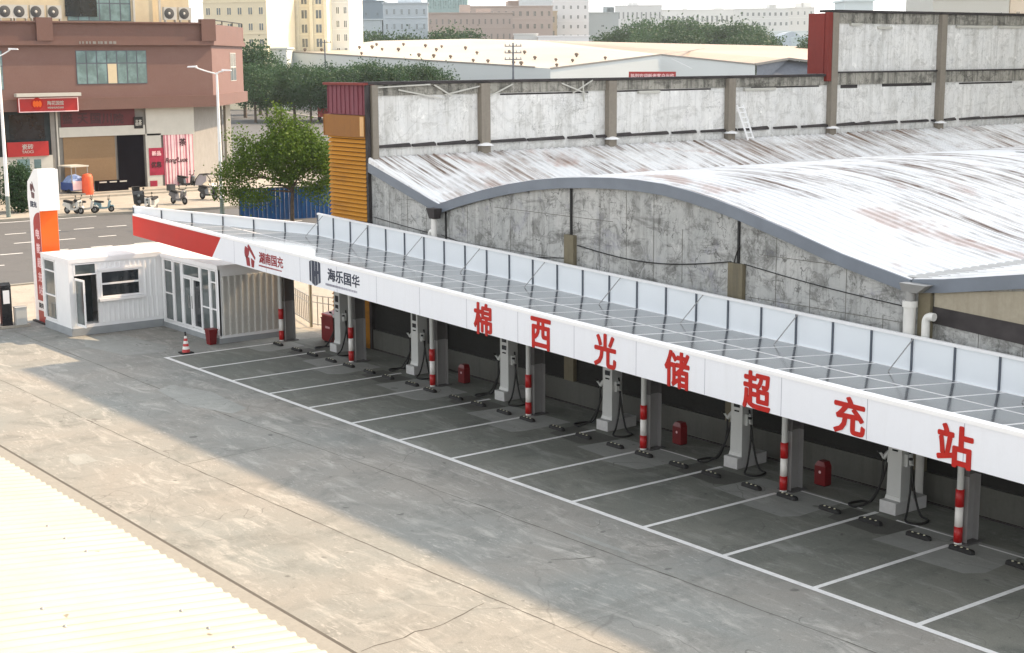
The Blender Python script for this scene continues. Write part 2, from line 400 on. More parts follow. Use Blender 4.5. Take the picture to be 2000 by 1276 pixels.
MT['nearroof'] = near_roof_mat()
MT['farroof'] = plain('cream_far_roof', (.40, .37, .31), .6, var=.12, scale=.03)
MT['farroof2'] = plain('tan_far_roof', (.34, .265, .20), .6, var=.15, scale=.03)
MT['farwall'] = plain('pale_sheet_wall', (.52, .56, .56), .6, var=.04, scale=.05)

def leaf_mat(name, c1, c2, c3):
    m, nt, b = new_mat(name); v = coords(nt, world=False)
    oi = nt.nodes.new('ShaderNodeObjectInfo')
    f = noise(nt, v, .8, 3, .6, .35, .65); g = noise(nt, v, 9, 2, .5, .35, .65)
    c = mixc(nt, f, c1, c2); c = mixc(nt, math_(nt, 'MULTIPLY', g, .6), c, c3)
    nt.links.new(c, b.inputs['Base Color']); b.inputs['Roughness'].default_value = .6
    b.inputs['Specular IOR Level'].default_value = .25
    out = nt.nodes['Material Output']
    tr = nt.nodes.new('ShaderNodeBsdfTranslucent'); nt.links.new(c, tr.inputs[0])
    mx = nt.nodes.new('ShaderNodeMixShader'); mx.inputs[0].default_value = .3
    nt.links.new(b.outputs[0], mx.inputs[1]); nt.links.new(tr.outputs[0], mx.inputs[2]); nt.links.new(mx.outputs[0], out.inputs[0])
    return m
MT['leaf'] = leaf_mat('leaf_fresh', (.034, .085, .010), (.09, .16, .012), (.15, .22, .025))
MT['leafdark'] = leaf_mat('leaf_dark', (.016, .048, .022), (.03, .075, .03), (.052, .105, .035))
MT['leaffar'] = leaf_mat('leaf_far', (.026, .07, .034), (.045, .10, .042), (.075, .135, .05))

# ================================================================== SETTING
def sheet(name, poly, z, m, th=None):
    b = MB(); b.quad(*[(x, y, z) for x, y in poly]); return tag(b.build(name, m), kind='structure')
sheet('ground', [(-3000, -1500), (1500, -1500), (1500, 3000), (-3000, 3000)], -0.03, MT['land'])
sheet('road', [(-400, -260), (-21.6, -260), (-21.6, 18), (-18, 60), (-60, 330), (-400, 330)], -0.02, MT['asphalt'])
sheet('yard', [(-11.2, -40), (70, -40), (70, 6.9), (-11.2, 6.9)], -0.008, MT['yard'])
sheet('forecourt_pavement', [(-21.5, -60), (-11.25, -60), (-11.25, 6.9), (.55, 6.9), (.55, 60), (-21.5, 60)], -0.012, MT['pave'])
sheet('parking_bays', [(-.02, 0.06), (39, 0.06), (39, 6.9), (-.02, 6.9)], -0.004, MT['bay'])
b = MB()
b.box(-21.75, -21.5, -60, 60, -.03, .06)
tag(b.build('near_kerb', MT['kerb']), kind='structure')
# far pavement in front of the shops
b = MB()
edge = [(-51.9, -60), (-51.9, 10), (-51.7, 16), (-51.3, 20), (-50.6, 24), (-50.0, 27), (-50.3, 30), (-52.5, 33), (-57, 37), (-66, 44), (-80, 54.5)]
back = [(-95, -60), (-95, 54.5)]
poly = [(x, y) for x, y in edge] + [back[1], back[0]]
b.prism([(x, y, -.03) for x, y in poly], (0, 0, .17))
tag(b.build('far_pavement', MT['pave']), kind='structure')
b = MB()
for (x0, y0), (x1, y1) in zip(edge, edge[1:]):
    b.bar((x0, y0, .07), (x1, y1, .07), .3, .17)
tag(b.build('far_kerb', MT['kerb']), kind='structure')
# two shop-front steps
b = MB(); b.box(-66.0, -63.6, 17, 33.5, .14, .28); b.box(-67.4, -64.8, 17, 33.2, .28, .42)
tag(b.build('shop_step', MT['pave']), kind='structure')
# painted lines -------------------------------------------------------
b = MB(); LW = .15
b.box(0-LW/2, 38, -LW/2, LW/2, -.0035, .001)
for i in range(15):
    x = 2.6*i; b.box(x-.06, x+.06, LW/2+.001, 5.2 if i % 2 else 4.5, -.0035, .001)
for k in range(11):                              # short kerb line behind the stops, broken at the plinths
    pass
b.box(20.4, 22.6, 5.15, 5.21, -.0035, .001); b.box(25.6, 28.2, 5.1, 5.16, -.0035, .001); b.box(29.3, 30.9, 5.02, 5.08, -.0035, .001); b.box(31.6, 36, 5.0, 5.06, -.0035, .001)
tag(b.build('bay_markings', MT['line']), kind='structure')
b = MB()
def dashes(x, y0, n, per, ln, w=.16):
    for k in range(n): b.box(x-w/2, x+w/2, y0+k*per, y0+k*per+ln, -.0195, -.012)
dashes(-44.0, -8.9, 18, 2.25, 1.35); dashes(-38.9, -8, 14, 2.65, 1.15); dashes(-34.0, -8.0, 9, 2.68, 1.3); dashes(-29.5, -8, 5, 2.7, 1.3)
b.box(-51.2, -51.05, -50, 18, -.0195, -.012)
tag(b.build('lane_markings', MT['line']), kind='structure')
# expansion joints and long cracks in the slab
b = MB()
def wiggle(pts, w, amp, step=.5):
    pts = [Vector((x, y, 0)) for x, y in pts]; out = []
    for a, c in zip(pts, pts[1:]):
        n = max(1, int((c-a).length/step)); nrm = (c-a).normalized().cross(Vector((0, 0, 1)))
        for k in range(n): out.append(a+(c-a)*k/n+nrm*random.uniform(-amp, amp))
    out.append(pts[-1])
    for a, c in zip(out, out[1:]):
        nrm = (c-a).normalized().cross(Vector((0, 0, 1)))*w/2*random.uniform(.5, 1.3)
        b.quad(*[p+Vector((0, 0, -.0055)) for p in (a-nrm, c-nrm, c+nrm, a+nrm)])
wiggle([(-11, -6.27), (14, -5.95), (38, -5.15)], .03, .02)
wiggle([(28.25, -9.05), (28.15, -7.4), (27.7, -5.8)], .03, .08, .3)
wiggle([(26.5, -3.1), (26.9, -2.2)], .03, .05, .2)
tag(b.build('slab_cracks', MT['joint']), kind='structure')
b = MB()
wiggle([(-9, -2.5), (10, -2.42), (22, -1.9), (37, -1.6)], .04, .015)
wiggle([(14.2, -5.9), (13.9, -2.2)], .03, .03)
wiggle([(7.5, -2.3), (7.4, 0)], .03, .02)
wiggle([(-6.3, 0.3), (-6.4, -2.4), (-6.5, -6.2)], .03, .02)
tag(b.build('slab_joints', MT['joint2']), kind='structure')
b = MB()                                        # drain channel beside the near shed
b.box(-12, 40, -9.22, -9.14, -.02, -.003)
tag(b.build('drain_gap', MT['joint']), kind='structure')
b = MB(); b.box(-12, 40, -10.6, -9.25, -.02, .02); tag(b.build('drain_kerb', MT['kerb']), kind='structure')
b = MB()
for k in range(7):
    cx = 5.251*k-.1
    b.quad(*[(cx+dx*random.uniform(.93, 1.07), y+random.uniform(-.08, .08), -.0015) for dx, y in ((-1.55, 3.55), (-.2, 3.5), (-.15, 3.15), (1.2, 3.2), (1.45, 3.5), (1.35, 5.2), (-1.4, 5.2))])
b.quad(*[(x, y, -.0045) for x, y in ((11.2, -8.0), (11.35, -7.6), (12.35, -7.65), (12.45, -8.3), (11.8, -8.25))])
b.quad(*[(x, y, -.0045) for x, y in ((4.5, -1.9), (6.3, -1.3), (9.2, -1.5), (9.6, -2.2), (7.6, -2.8), (5, -2.6))])
b.quad(*[(x, y, -.0045) for x, y in ((-5.8, .6), (-2, 1.0), (-1.1, .4), (-1.4, -1.0), (-4, -1.5), (-5.9, -.8))])
b.quad(*[(x, y, -.0045) for x, y in ((25.0, -1.50), (26.3, -1.42), (27.2, -1.40), (27.2, -1.52), (26.3, -1.6), (25.1, -1.56))])
tag(b.build('repair_patches', MT['patch_pale']), kind='structure')
b = MB()
for k in range(6):
    cx = 5.251*k+2.6
    b.quad(*[(cx+dx, y+random.uniform(-.06, .06), -.0018) for dx, y in ((-.9, 4.6), (-.7, 3.95), (.75, 3.8), (1.2, 4.1), (1.25, 5.0), (-.9, 5.05))])
tag(b.build('damp_patches', MT['patch_dark']), kind='structure')
# far street kerbs
b = MB()
for a, c in (((-300, 150.8), (-241.5, 134.4)), ((-241.5, 134.4), (-150, 106)), ((-370, 190), (-262, 158)), ((-262, 158), (-150, 122))):
    b.bar((a[0], a[1], .06), (c[0], c[1], .06), 1.2, .16)
tag(b.build('street_kerb', MT['kerb']), kind='structure')

# ================================================================== WAREHOUSE
PROF = [(3.42, 6.95), (5.64, 6.37), (7.94, 5.76)]
PROF2 = [(7.94, 5.76), (9.3, 6.13), (10.6, 6.43), (12.0, 6.71), (13.35, 6.92), (14.6, 7.06), (15.87, 7.15), (17.0, 7.20), (18.18, 7.21), (19.3, 7.16), (20.33, 7.04), (21.35, 6.88), (22.32, 6.68), (24.18, 6.24), (25.92, 5.80), (28.09, 5.38)]
PROF3 = [(28.15, 5.40), (29.05, 5.50), (31.12, 5.84), (34, 6.3), (40, 7.0)]
YW = 6.9; YB = 50.0
wh = thing('warehouse', 'long grey concrete warehouse with white corrugated vaulted roofs behind the charging canopy', 'warehouse', (3.4, YW, 0))
b = MB()
prof = PROF+PROF2[1:]+PROF3
pts = [(3.42, YW, 0)]+[(x, YW, z-.06) for x, z in prof]+[(40, YW, 0)]
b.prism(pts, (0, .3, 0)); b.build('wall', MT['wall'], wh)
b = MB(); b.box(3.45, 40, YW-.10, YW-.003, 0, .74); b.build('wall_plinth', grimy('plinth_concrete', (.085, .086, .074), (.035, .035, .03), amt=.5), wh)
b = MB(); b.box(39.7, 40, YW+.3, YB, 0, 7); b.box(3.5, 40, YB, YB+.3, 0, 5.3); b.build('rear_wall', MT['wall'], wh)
def roof_mesh(profile, name, y0=YW-.12, y1=YB+.2, pitch=.36):
    b = MB(); ys = []
    y = y0
    while y < y1:
        for dy, h in ((0, 0), (.05, .045), (.10, .045), (.15, 0)): ys.append((y+dy, h))
        y += pitch
    nx = len(profile); vs = []
    for yy, h in ys:
        for x, z in profile: vs.append((x, yy, z+h))
    fs = [(j*nx+i, j*nx+i+1, (j+1)*nx+i+1, (j+1)*nx+i) for j in range(len(ys)-1) for i in range(nx-1)]
    b.add(vs, fs); return b.build(name, MT['roof'], wh)
roof_mesh([(3.36, 7.16), (5.64, 6.46), (7.94, 5.76)], 'roof')
b = MB(); b.prism([(3.40, YW-.12, 6.95), (3.40, YW-.12, 7.14), (7.9, YW-.12, 5.78)], (0, .02, 0)); b.build('verge_flashing', MT['roof'], wh); roof_mesh(PROF2, 'roof'); roof_mesh(PROF3, 'roof')
def trim(profile, name='roof_trim', h=.30):
    b = MB(); up_ = [(x, YW-.15, z+.03) for x, z in profile]; lo = [(x, YW-.15, z-h) for x, z in profile]
    n = len(profile)
    for i in range(n-1):
        x0, z0 = profile[i]; x1, z1 = profile[i+1]
        b.hexa([(x0, YW-.15, z0-h), (x1, YW-.15, z1-h), (x1, YW-.02, z1-h), (x0, YW-.02, z0-h)], [(x0, YW-.15, z0+.03), (x1, YW-.15, z1+.03), (x1, YW-.02, z1+.03), (x0, YW-.02, z0+.03)])
    return b.build(name, MT['greytrim'], wh)
trim(PROF); trim(PROF2); trim(PROF3)
b = MB()                                        # gutter sheets lying in the two valleys
for x, z in ((7.94, 5.79), (28.12, 5.42)):
    b.hexa([(x-.22, YW, z-.02), (x+.22, YW, z-.02), (x+.22, YB, z-.02), (x-.22, YB, z-.02)], [(x-.3, YW, z+.04), (x+.3, YW, z+.04), (x+.3, YB, z+.04), (x-.3, YB, z+.04)])
b.build('valley_gutter', MT['galv'], wh)
b = MB(); b.box(14.84, 15.30, YW-.14, YW-.003, .74, 5.35); b.build('pilaster', MT['pilaster'], wh)
b = MB(); b.box(21.95, 22.5, YW-.14, YW-.003, .74, 5.2); b.build('pilaster', MT['pilaster'], wh)
b = MB(); b.box(28.35, 28.7, YW-.14, YW-.003, 0.74, 5.2); b.build('pilaster', MT['pilaster'], wh)
for a_ in ((15.02, 15.10, YW-.05, YW-.003, 5.35, 6.78), (22.2, 22.27, YW-.05, YW-.003, 5.2, 6.4), (8.2, 8.26, YW-.04, YW-.003, .8, 5.6)):
    b = MB(); b.box(*a_); b.build('conduit', MT['black'], wh)
b = MB()                                        # slack black cables
def sag(a, c, s, n=14): return [Vector(a).lerp(Vector(c), k/n)+Vector((0, 0, -s*math.sin(math.pi*k/n))) for k in range(n+1)]
b.tube(sag((15.4, YW-.06, 5.05), (22.0, YW-.06, 5.22), .28), .018, 5); b.tube(sag((22.5, YW-.06, 5.2), (28, YW-.06, 4.72), .05), .014, 5)
b.tube(sag((3.6, YW-.06, 5.0), (7.8, YW-.06, 4.7), .02), .014, 5); b.tube(sag((8, YW-.06, 4.72), (14.8, YW-.06, 4.6), .25), .014, 5)
b.tube(sag((22.1, YW-.06, 5.2), (22.3, YW-.06, 5.7), -.03), .018, 5)
b.build('wall_cable', MT['black'], wh)
for x in [4.6, 5.8, 7.0, 9.5, 11.9, 13.1, 16.4, 17.6, 18.8, 20.0, 23.6, 24.8, 26.0, 27.2, 30, 31.2, 32.4]:
    top = next((z0+(z1-z0)*(x-x0)/(x1-x0) for (x0, z0), (x1, z1) in zip(prof, prof[1:]) if x0 <= x <= x1), 5.5)-.34
    za = random.choice((2.5, 3.6, 4.4)); zb_ = random.choice((top, top, top-.8))
    b = MB(); b.box(x-.008, x+.008, YW-.005, YW-.001, min(za, zb_-.5), zb_); b.build('slab_seam', MT['joint2'], wh)
for z0_, x0_, x1_ in ((4.55, 8.3, 14.8), (5.9, 11, 17), (4.3, 22.6, 27.8), (5.5, 23, 27)):
    b = MB(); b.box(x0_, x1_, YW-.006, YW-.001, z0_, z0_+.014); b.build('slab_seam', MT['joint2'], wh)
b = MB(); b.box(3.45, 40, YW-.16, YW-.102, 0, .035); b.build('base_gap', MT['cap'], wh)
# beige band and dark recess at the right-hand bay
b = MB(); b.prism([(28.75, YW-.05, 5.18), (40, YW-.05, 6.6), (40, YW-.05, 4.35), (28.75, YW-.05, 4.83)], (0, .04, 0)); b.build('render_band', grimy('beige_band', (.36, .32, .24), (.2, .17, .12), amt=.5), wh)
b = MB(); b.prism([(28.7, YW-.04, 4.83), (40, YW-.04, 4.35), (40, YW-.04, 3.7), (28.7, YW-.04, 4.42)], (0, .03, 0)); b.build('vent_slot', MT['cap'], wh)
# rainwater goods
b = MB(); b.tube([(28.22, 6.62, 0), (28.22, 6.62, 4.85)], .15, 16); b.tube([(28.22, 6.62, 4.78), (28.22, 6.62, 4.93)], .185, 16); b.build('downpipe', MT['pipe'], wh)
b = MB(); b.tube([(28.22, 6.62, 4.93), (28.22, 6.62, 5.2)], .13, 12); b.hexa([(28.05, 6.5, 5.15), (28.5, 6.5, 5.15), (28.5, 6.74, 5.15), (28.05, 6.74, 5.15)], [(28.0, 6.45, 5.36), (28.8, 6.45, 5.36), (28.8, 6.74, 5.36), (28.0, 6.74, 5.36)]); b.build('rain_hopper', MT['galv'], wh)
def elbow(x, y, z, R=.16, r=.085, dx=1):
    b = MB(); p = [(x, y, 0), (x, y, z)]+[(x+dx*R*(1-math.cos(a)), y, z+R*math.sin(a)) for a in [math.pi/2*k/6 for k in range(1, 7)]]+[(x+dx*(R+.1), y, z+R)]
    b.tube(p, r, 12); return b
elbow(28.72, 6.6, 4.48, .14, .10).build('downpipe', MT['pipe'], wh)
b = MB(); b.tube([(7.92, 6.6, 0), (7.92, 6.6, 5.3)], .11, 12); b.build('downpipe', MT['pipe'], wh)
elbow(7.66, 6.6, 4.72, .13, .08, 1).build('downpipe', MT['pipe'], wh)
b = MB(); b.hexa([(7.78, 6.48, 5.3), (8.1, 6.48, 5.3), (8.1, 6.74, 5.3), (7.78, 6.74, 5.3)], [(7.7, 6.42, 5.66), (8.2, 6.42, 5.66), (8.2, 6.74, 5.66), (7.7, 6.74, 5.66)]); b.build('rain_hopper', MT['cap'], wh)

# ------------------------------------------------ facade wall rising above the roofs
fa = thing('facade_wall', 'tall grey plastered wall with pillars standing over the warehouse roof, black capped', 'wall', (2, YW, 0))
PY = [6.95, 11.9, 18.4, 25.35, 32.05, 40.1, 48.2]
XF = 3.30
b = MB(); b.box(2.9, XF-.06, 6.93, 50, 0, 9.42); b.box(2.9, XF-.06, 32.05, 50, 10.0, 12.25); b.build('plaster_panel', MT['wallhigh'], fa)
b = MB(); b.box(2.88, XF-.0, 6.95, 32.05, 9.42, 9.82); b.box(2.88, XF, 32.2, 50, 9.42, 10.0); b.box(2.88, XF, 32.2, 50, 12.25, 12.74); b.build('ring_beam', MT['wallgrime'], fa)
for k, y in enumerate(PY):
    top = 9.83 if y < 32 else 12.75
    b = MB(); w_ = .42 if k else .25
    b.box(XF-.05, XF+.22, y, y+w_, 6.6, top-.02); b.build('pillar', MT['pillar'], fa)
    if k:
        b = MB(); b.lathe([(.0, .12), (.16, .10), (.30, .04), (.36, 0)], (XF+.15, y+.2, 7.42 if y > 8 else 7.3), 10); b.build('mortar_pad', MT['whitetrim'], fa)
b = MB(); b.box(2.7, XF+.12, 6.85, 32.05, 9.83, 9.93); b.box(2.7, XF+.12, 32.0, 50, 12.75, 12.86); b.box(XF-.03, XF+.05, 32.5, 50, 9.96, 10.03)
b.build('coping', MT['cap'], fa)
b = MB()
y = 7.3
while y < 49:
    L = random.uniform(.8, 2.2)
    b.hexa([(XF-.04, y, 7.52), (XF+.1, y, 7.5), (XF+.1, y+L, 7.5), (XF-.04, y+L, 7.52)], [(XF-.04, y, 7.60), (XF+.06, y, 7.57), (XF+.06, y+L, 7.6), (XF-.04, y+L, 7.62+rnd()*.05)]); y += L+random.uniform(.0, .4)
b.build('bitumen_strip', MT['cap'], fa)
b = MB()                                        # loose timber battens and ledges under the coping
for y0, z0, y1, z1 in ((8.2, 9.62, 10.2, 9.25), (9.8, 9.78, 10.6, 9.35), (10.3, 9.4, 11.9, 9.7), (12.4, 9.3, 13.5, 9.75), (16.0, 9.75, 17.3, 9.3), (16.6, 9.35, 17.6, 9.85), (17.1, 9.9, 17.15, 9.0), (7.2, 9.72, 9.6, 9.80)):
    b.bar((XF+.06, y0, z0), (XF+.1, y1, z1), .05, .05)
for y0, L, z0 in ((33.5, .8, 12.15), (35.5, 1.0, 12.0), (41.5, 3.0, 12.1), (45, 2, 12.1), (20.2, 1.2, 9.25), (26.5, 2, 9.25)):
    b.box(XF-.06, XF+.06, y0, y0+L, z0, z0+.12)
b.build('loose_batten', MT['tile'], fa)
b = MB()
for y0, L, z0, h in ((33.0, 1.2, 9.25, .16), (36.0, 3.8, 9.28, .18), (13.0, 4.5, 9.33, .06), (19, 5.5, 9.34, .06), (27, 4.5, 9.35, .06), (42, 4.5, 9.3, .08)):
    b.box(XF-.059, XF-.05, y0, y0+L, z0, z0+h)
b.build('beam_crack', MT['cap'], fa)
# end face towards the yard
b = MB(); b.box(.55, 3.28, 6.80, 7.1, 8.72, 9.80)
for k in range(9): b.box(.58+k*.31, .62+k*.31, 6.77, 6.80, 8.75, 9.78)
b.build('plum_cladding', MT['plum'], fa)
b = MB(); b.box(.35, 3.28, 6.72, 6.98, 7.9, 8.70); b.box(.35, .38, 6.70, 6.72, 7.9, 8.7); b.build('ochre_cladding', MT['ochre'], fa)
b = MB(); b.box(3.02, 3.27, 6.69, 6.718, 7.95, 8.66); b.build('ochre_flap', plain('pale_ochre', (.62, .36, .14), .5), fa)
b = MB()
z = 0.0
while z < 7.85:
    b.hexa([(.58, 6.74, z), (3.25, 6.74, z), (3.25, 6.9, z), (.58, 6.9, z)], [(.58, 6.84, z+.125), (3.25, 6.84, z+.125), (3.25, 6.9, z+.125), (.58, 6.9, z+.125)]); z += .16
b.build('yellow_slats', MT['yellow'], fa)
b = MB(); b.box(.6, 3.22, 6.9, 7.1, 0, 8.72); b.box(3.28, 3.42, 6.76, 6.9, 0, 9.82); b.build('edge_post', MT['cap'], fa)
b = MB(); b.box(.5, 2.87, 7.1, 50, 0, 9.7); b.build('street_front', MT['ochre'], fa)
b = MB(); b.box(2.3, 3.28, 31.72, 32.04, 9.94, 12.70); b.box(3.285, 3.5, 31.75, 32.04, 9.6, 12.74); b.build('red_end_cladding', MT['rustred'], fa)
b = MB(); b.box(.45, 3.4, 6.66, 7.1, 9.81, 9.90); b.build('end_cap', MT['rustred'], fa)
# ladder
ld = thing('ladder', 'aluminium ladder leaning against the tall plastered wall on the warehouse roof', 'ladder', (3.9, 26.2, 7.3))
b = MB()
for dy in (0, .36):
    b.bar((4.0, 26.1+dy, 7.12), (3.52, 25.85+dy, 8.65), .06, .07)
b.build('rail', MT['whitetrim'], ld)
for k in range(7):
    t = (k+.5)/7; b = MB(); b.bar((4.0-.48*t, 26.1-.25*t, 7.12+1.53*t), (4.0-.48*t, 26.46-.25*t, 7.12+1.53*t), .06, .05); b.build('rung', MT['whitetrim'], ld)

# ================================================================== CHARGING CANOPY
def zt(x): return 4.407-.0221*x
def zb(x): return 3.4996-.0241*x
def yf(x): return 2.124-.0067*x
XL, XR, YR = -7.57, 38.0, 6.3
def zr(x, y):                                   # top of the panel plane
    a = zt(x)-.10; c = 4.08-.0275*(x-.43); return a+(c-a)*(y-2.1)/4.2
cp = thing('charging_canopy', 'long white canopy with solar panels and red Chinese letters over the charging bays', 'canopy', (15, 4.9, 0))
XS0, XS1 = .54, -.26                            # slanted end of the red field (top, bottom)
b = MB()
b.hexa([(XS1, yf(XS1), zb(XS1)), (XR, yf(XR), zb(XR)), (XR, yf(XR)+.1, zb(XR)), (XS1, yf(XS1)+.1, zb(XS1))], [(XS0, yf(XS0), zt(XS0)-.07), (XR, yf(XR), zt(XR)-.07), (XR, yf(XR)+.1, zt(XR)-.07), (XS0, yf(XS0)+.1, zt(XS0)-.07)])
fascia = b.build('fascia', MT['fascia'], cp)
b = MB()
b.hexa([(XL, yf(XL), zb(XL)), (XS1, yf(XS1), zb(XS1)), (XS1, yf(XS1)+.1, zb(XS1)), (XL, yf(XL)+.1, zb(XL))], [(XL, yf(XL), zt(XL)-.04), (XS0, yf(XS0), zt(XS0)-.07), (XS0, yf(XS0)+.1, zt(XS0)-.07), (XL, yf(XL)+.1, zt(XL)-.04)])
b.build('red_fascia_end', MT['red'], cp)
b = MB()
for x0, x1 in ((XL+.1, 8), (8, 16), (16, 24), (24, 31), (31, XR)):
    b.hexa([(x0, yf(x0)-.025, zt(x0)-.068), (x1, yf(x1)-.025, zt(x1)-.068), (x1, yf(x1)+.16, zt(x1)-.068), (x0, yf(x0)+.16, zt(x0)-.068)], [(x0, yf(x0)-.02, zt(x0)+.015), (x1, yf(x1)-.02, zt(x1)+.015), (x1, yf(x1)+.15, zt(x1)+.035), (x0, yf(x0)+.15, zt(x0)+.035)])
b.build('fascia_cap', MT['whitetrim'], cp)
b = MB(); b.bar((XL, yf(XL)+.14, zb(XL)+.05), (XR, yf(XR)+.14, zb(XR)+.05), .1, .08); b.build('fascia_bottom_rail', MT['galv'], cp)

def text_mesh(s, name, mat, parent, M4, w=None, h=None, bold=.0, ext=.012, kind_label=None, squeeze=1.0, shear=0.0):
    """flat raised lettering; M4 maps text x,y,z to the world"""
    cu = bpy.data.curves.new(name, 'FONT'); cu.body = s; cu.extrude = ext; cu.resolution_u = 3; cu.shear = shear
    t = bpy.data.objects.new('tmp', cu); COL.objects.link(t)
    dg = bpy.context.evaluated_depsgraph_get(); me = bpy.data.meshes.new_from_object(t.evaluated_get(dg))
    COL.objects.unlink(t); bpy.data.objects.remove(t)
    me.name = name
    if bold:                                    # bolder strokes: the same glyph stacked with small shifts
        bmx = bmesh.new(); bmx.from_mesh(me); src = bmx.verts[:]+bmx.edges[:]+bmx.faces[:]
        for q, (ox, oy) in enumerate(((bold, 0), (-bold, 0), (0, bold), (0, -bold), (bold*.7, bold*.7), (-bold*.7, -bold*.7), (bold*.7, -bold*.7), (-bold*.7, bold*.7))):
            g = bmesh.ops.duplicate(bmx, geom=src)['geom']
            bmesh.ops.translate(bmx, vec=(ox, oy, -.0006*(q+1)), verts=[e for e in g if isinstance(e, bmesh.types.BMVert)])
        bmx.to_mesh(me); bmx.free()
    xs = [v.co.x for v in me.vertices]; ys = [v.co.y for v in me.vertices]
    if not xs: return None
    cx, cy = (min(xs)+max(xs))/2, (min(ys)+max(ys))/2
    sx = (w/(max(xs)-min(xs))) if w else 1; sy = (h/(max(ys)-min(ys))) if h else sx
    if not w: sx = sy
    r = parent
    while r.parent: r = r.parent
    for v in me.vertices:
        p = M4 @ Vector(((v.co.x-cx)*sx*squeeze, (v.co.y-cy)*sy, v.co.z)); v.co = p-r.location
    me.materials.clear(); me.materials.append(mat)
    o = bpy.data.objects.new(name, me); COL.objects.link(o); o.parent = parent
    if kind_label: o['label'] = kind_label
    return o
def face_minus_y(x, y, z, slope=0.0):           # text plane facing -Y, running along +X
    M4 = Matrix(((1, 0, 0, x), (0, 0, -1, y), (slope, 1, 0, z), (0, 0, 0, 1))); return M4
def face_plus_x(x, y, z):                       # text plane facing +X, running along +Y
    return Matrix(((0, 0, 1, x), (1, 0, 0, y), (0, 1, 0, z), (0, 0, 0, 1)))
for ch, x, cz, h in zip('棉西光储超充站', (17.05, 19.71, 22.38, 25.05, 27.69, 30.41, 33.12), (3.47, 3.43, 3.37, 3.31, 3.24, 3.17, 3.07), (.92, .86, .88, .92, .90, .84, .86)):
    text_mesh(ch, 'letter', MT['letter'], fascia, face_minus_y(x, yf(x)-.012, cz+.02, -.022), w=.86, h=h, bold=.026, ext=.01)
b = MB()
for k in range(16):
    x = 1.6+k*2.44
    if x < 37: b.box(x-.006, x+.006, yf(x)-.0025, yf(x)-.0005, zb(x)+.01, zt(x)-.08)
b.build('panel_seam', MT['greytext'], fascia)
# red emblem and name
def poly_y(name, polys, m, y, parent, th=.012):
    b = MB()
    for p in polys: b.prism([(x, y, z) for x, z in p], (0, -th, 0))
    return b.build(name, m, parent)
def ell(cx, cz, rx, rz, a0=0, a1=360, n=14, rot=0):
    out = []
    for k in range(n+1 if a1-a0 < 360 else n):
        a = math.radians(a0+(a1-a0)*k/n); x, z = rx*math.cos(a), rz*math.sin(a); c, s = math.cos(rot), math.sin(rot)
        out.append((cx+x*c-z*s, cz+x*s+z*c))
    return out
ex, ez = 2.85, 3.86
poly_y('red_emblem', [ell(ex-.24, ez+.17, .26, .17, 60, 300, 12, 1.3), [(ex-.10, ez+.42), (ex+.06, ez+.30), (ex+.40, ez-.02), (ex+.36, ez-.10), (ex+.02, ez+.16), (ex-.18, ez+.34)],
    [(ex-.34, ez-.02), (ex-.06, ez-.06), (ex-.02, ez-.36), (ex-.26, ez-.36)], [(ex+.06, ez-.06), (ex+.32, ez-.14), (ex+.26, ez-.38), (ex+.10, ez-.38)]], MT['darkred'], yf(3)-.001, fascia)
text_mesh('湖南国充', 'name_lettering', MT['darkred'], fascia, face_minus_y(4.42, yf(4)-.008, 3.88, -.02), w=1.75, h=.40, bold=.02, ext=.008)
b = MB(); x = 3.5
while x < 5.3:
    L = random.uniform(.03, .09); b.box(x, x+L, yf(4)-.008, yf(4)-.001, 3.575-.02*(x-3.5), 3.625-.02*(x-3.5)); x += L+.02
b.build('small_print', MT['darkred'], fascia)
ex, ez = 7.5, 3.80
hexp = []
for x0, x1 in ((-.36, -.26), (-.20, -.02), (.02, .17), (.22, .36)):
    def hz(x): return .47-.42*abs(x)*1.0
    zs0, zs1 = (hz(x0), hz(x1))
    hexp.append([(ex+x0, ez-zs0), (ex+x1, ez-zs1), (ex+x1, ez+zs1), (ex+x0, ez+zs0)])
hexp.append([(ex+.17, ez-.05), (ex+.22, ez-.05), (ex+.22, ez+.05), (ex+.17, ez+.05)]); hexp.append([(ex-.02, ez-.16), (ex+.02, ez-.14), (ex+.02, ez+.04), (ex-.02, ez+.02)])
poly_y('dark_emblem', hexp, MT['navy'], yf(7.5)-.001, fascia)
text_mesh('海乐国华', 'name_lettering', MT['navy'], fascia, face_minus_y(9.35, yf(9)-.008, 3.80, -.02), w=2.0, h=.42, bold=.02, ext=.008)
b = MB(); x = 8.2
while x < 10.5:
    L = random.uniform(.04, .12); b.box(x, x+L, yf(9)-.008, yf(9)-.001, 3.44-.02*(x-8.2), 3.51-.02*(x-8.2)); x += L+.02
b.build('small_print', MT['greytext'], fascia)

# solar panels: clip against the skewed left end
EA, EB = Vector((XL, yf(XL), 0)), Vector((.43, YR, 0))
en = Vector((-(EB-EA).y, (EB-EA).x, 0)).normalized()*-1       # points to +X side
def clip(poly):
    out = []
    for i in range(len(poly)):
        p, q = poly[i], poly[(i+1) % len(poly)]
        dp = (Vector((p[0], p[1], 0))-EA).dot(en)-.06; dq = (Vector((q[0], q[1], 0))-EA).dot(en)-.06
        if dp >= 0: out.append(p)
        if dp*dq < 0:
            t = dp/(dp-dq); out.append((p[0]+(q[0]-p[0])*t, p[1]+(q[1]-p[1])*t))
    return out
PW = 1.226
b = MB()
poly = clip([(XL, 2.2), (XR, 2.2), (XR, YR-.05), (XL, YR-.05)])
b.quad(*[(x, y, zr(x, y)-.045) for x, y in poly]); b.build('roof_deck', plain('deck_dark', (.06, .06, .065), .6), cp)
npan = 0
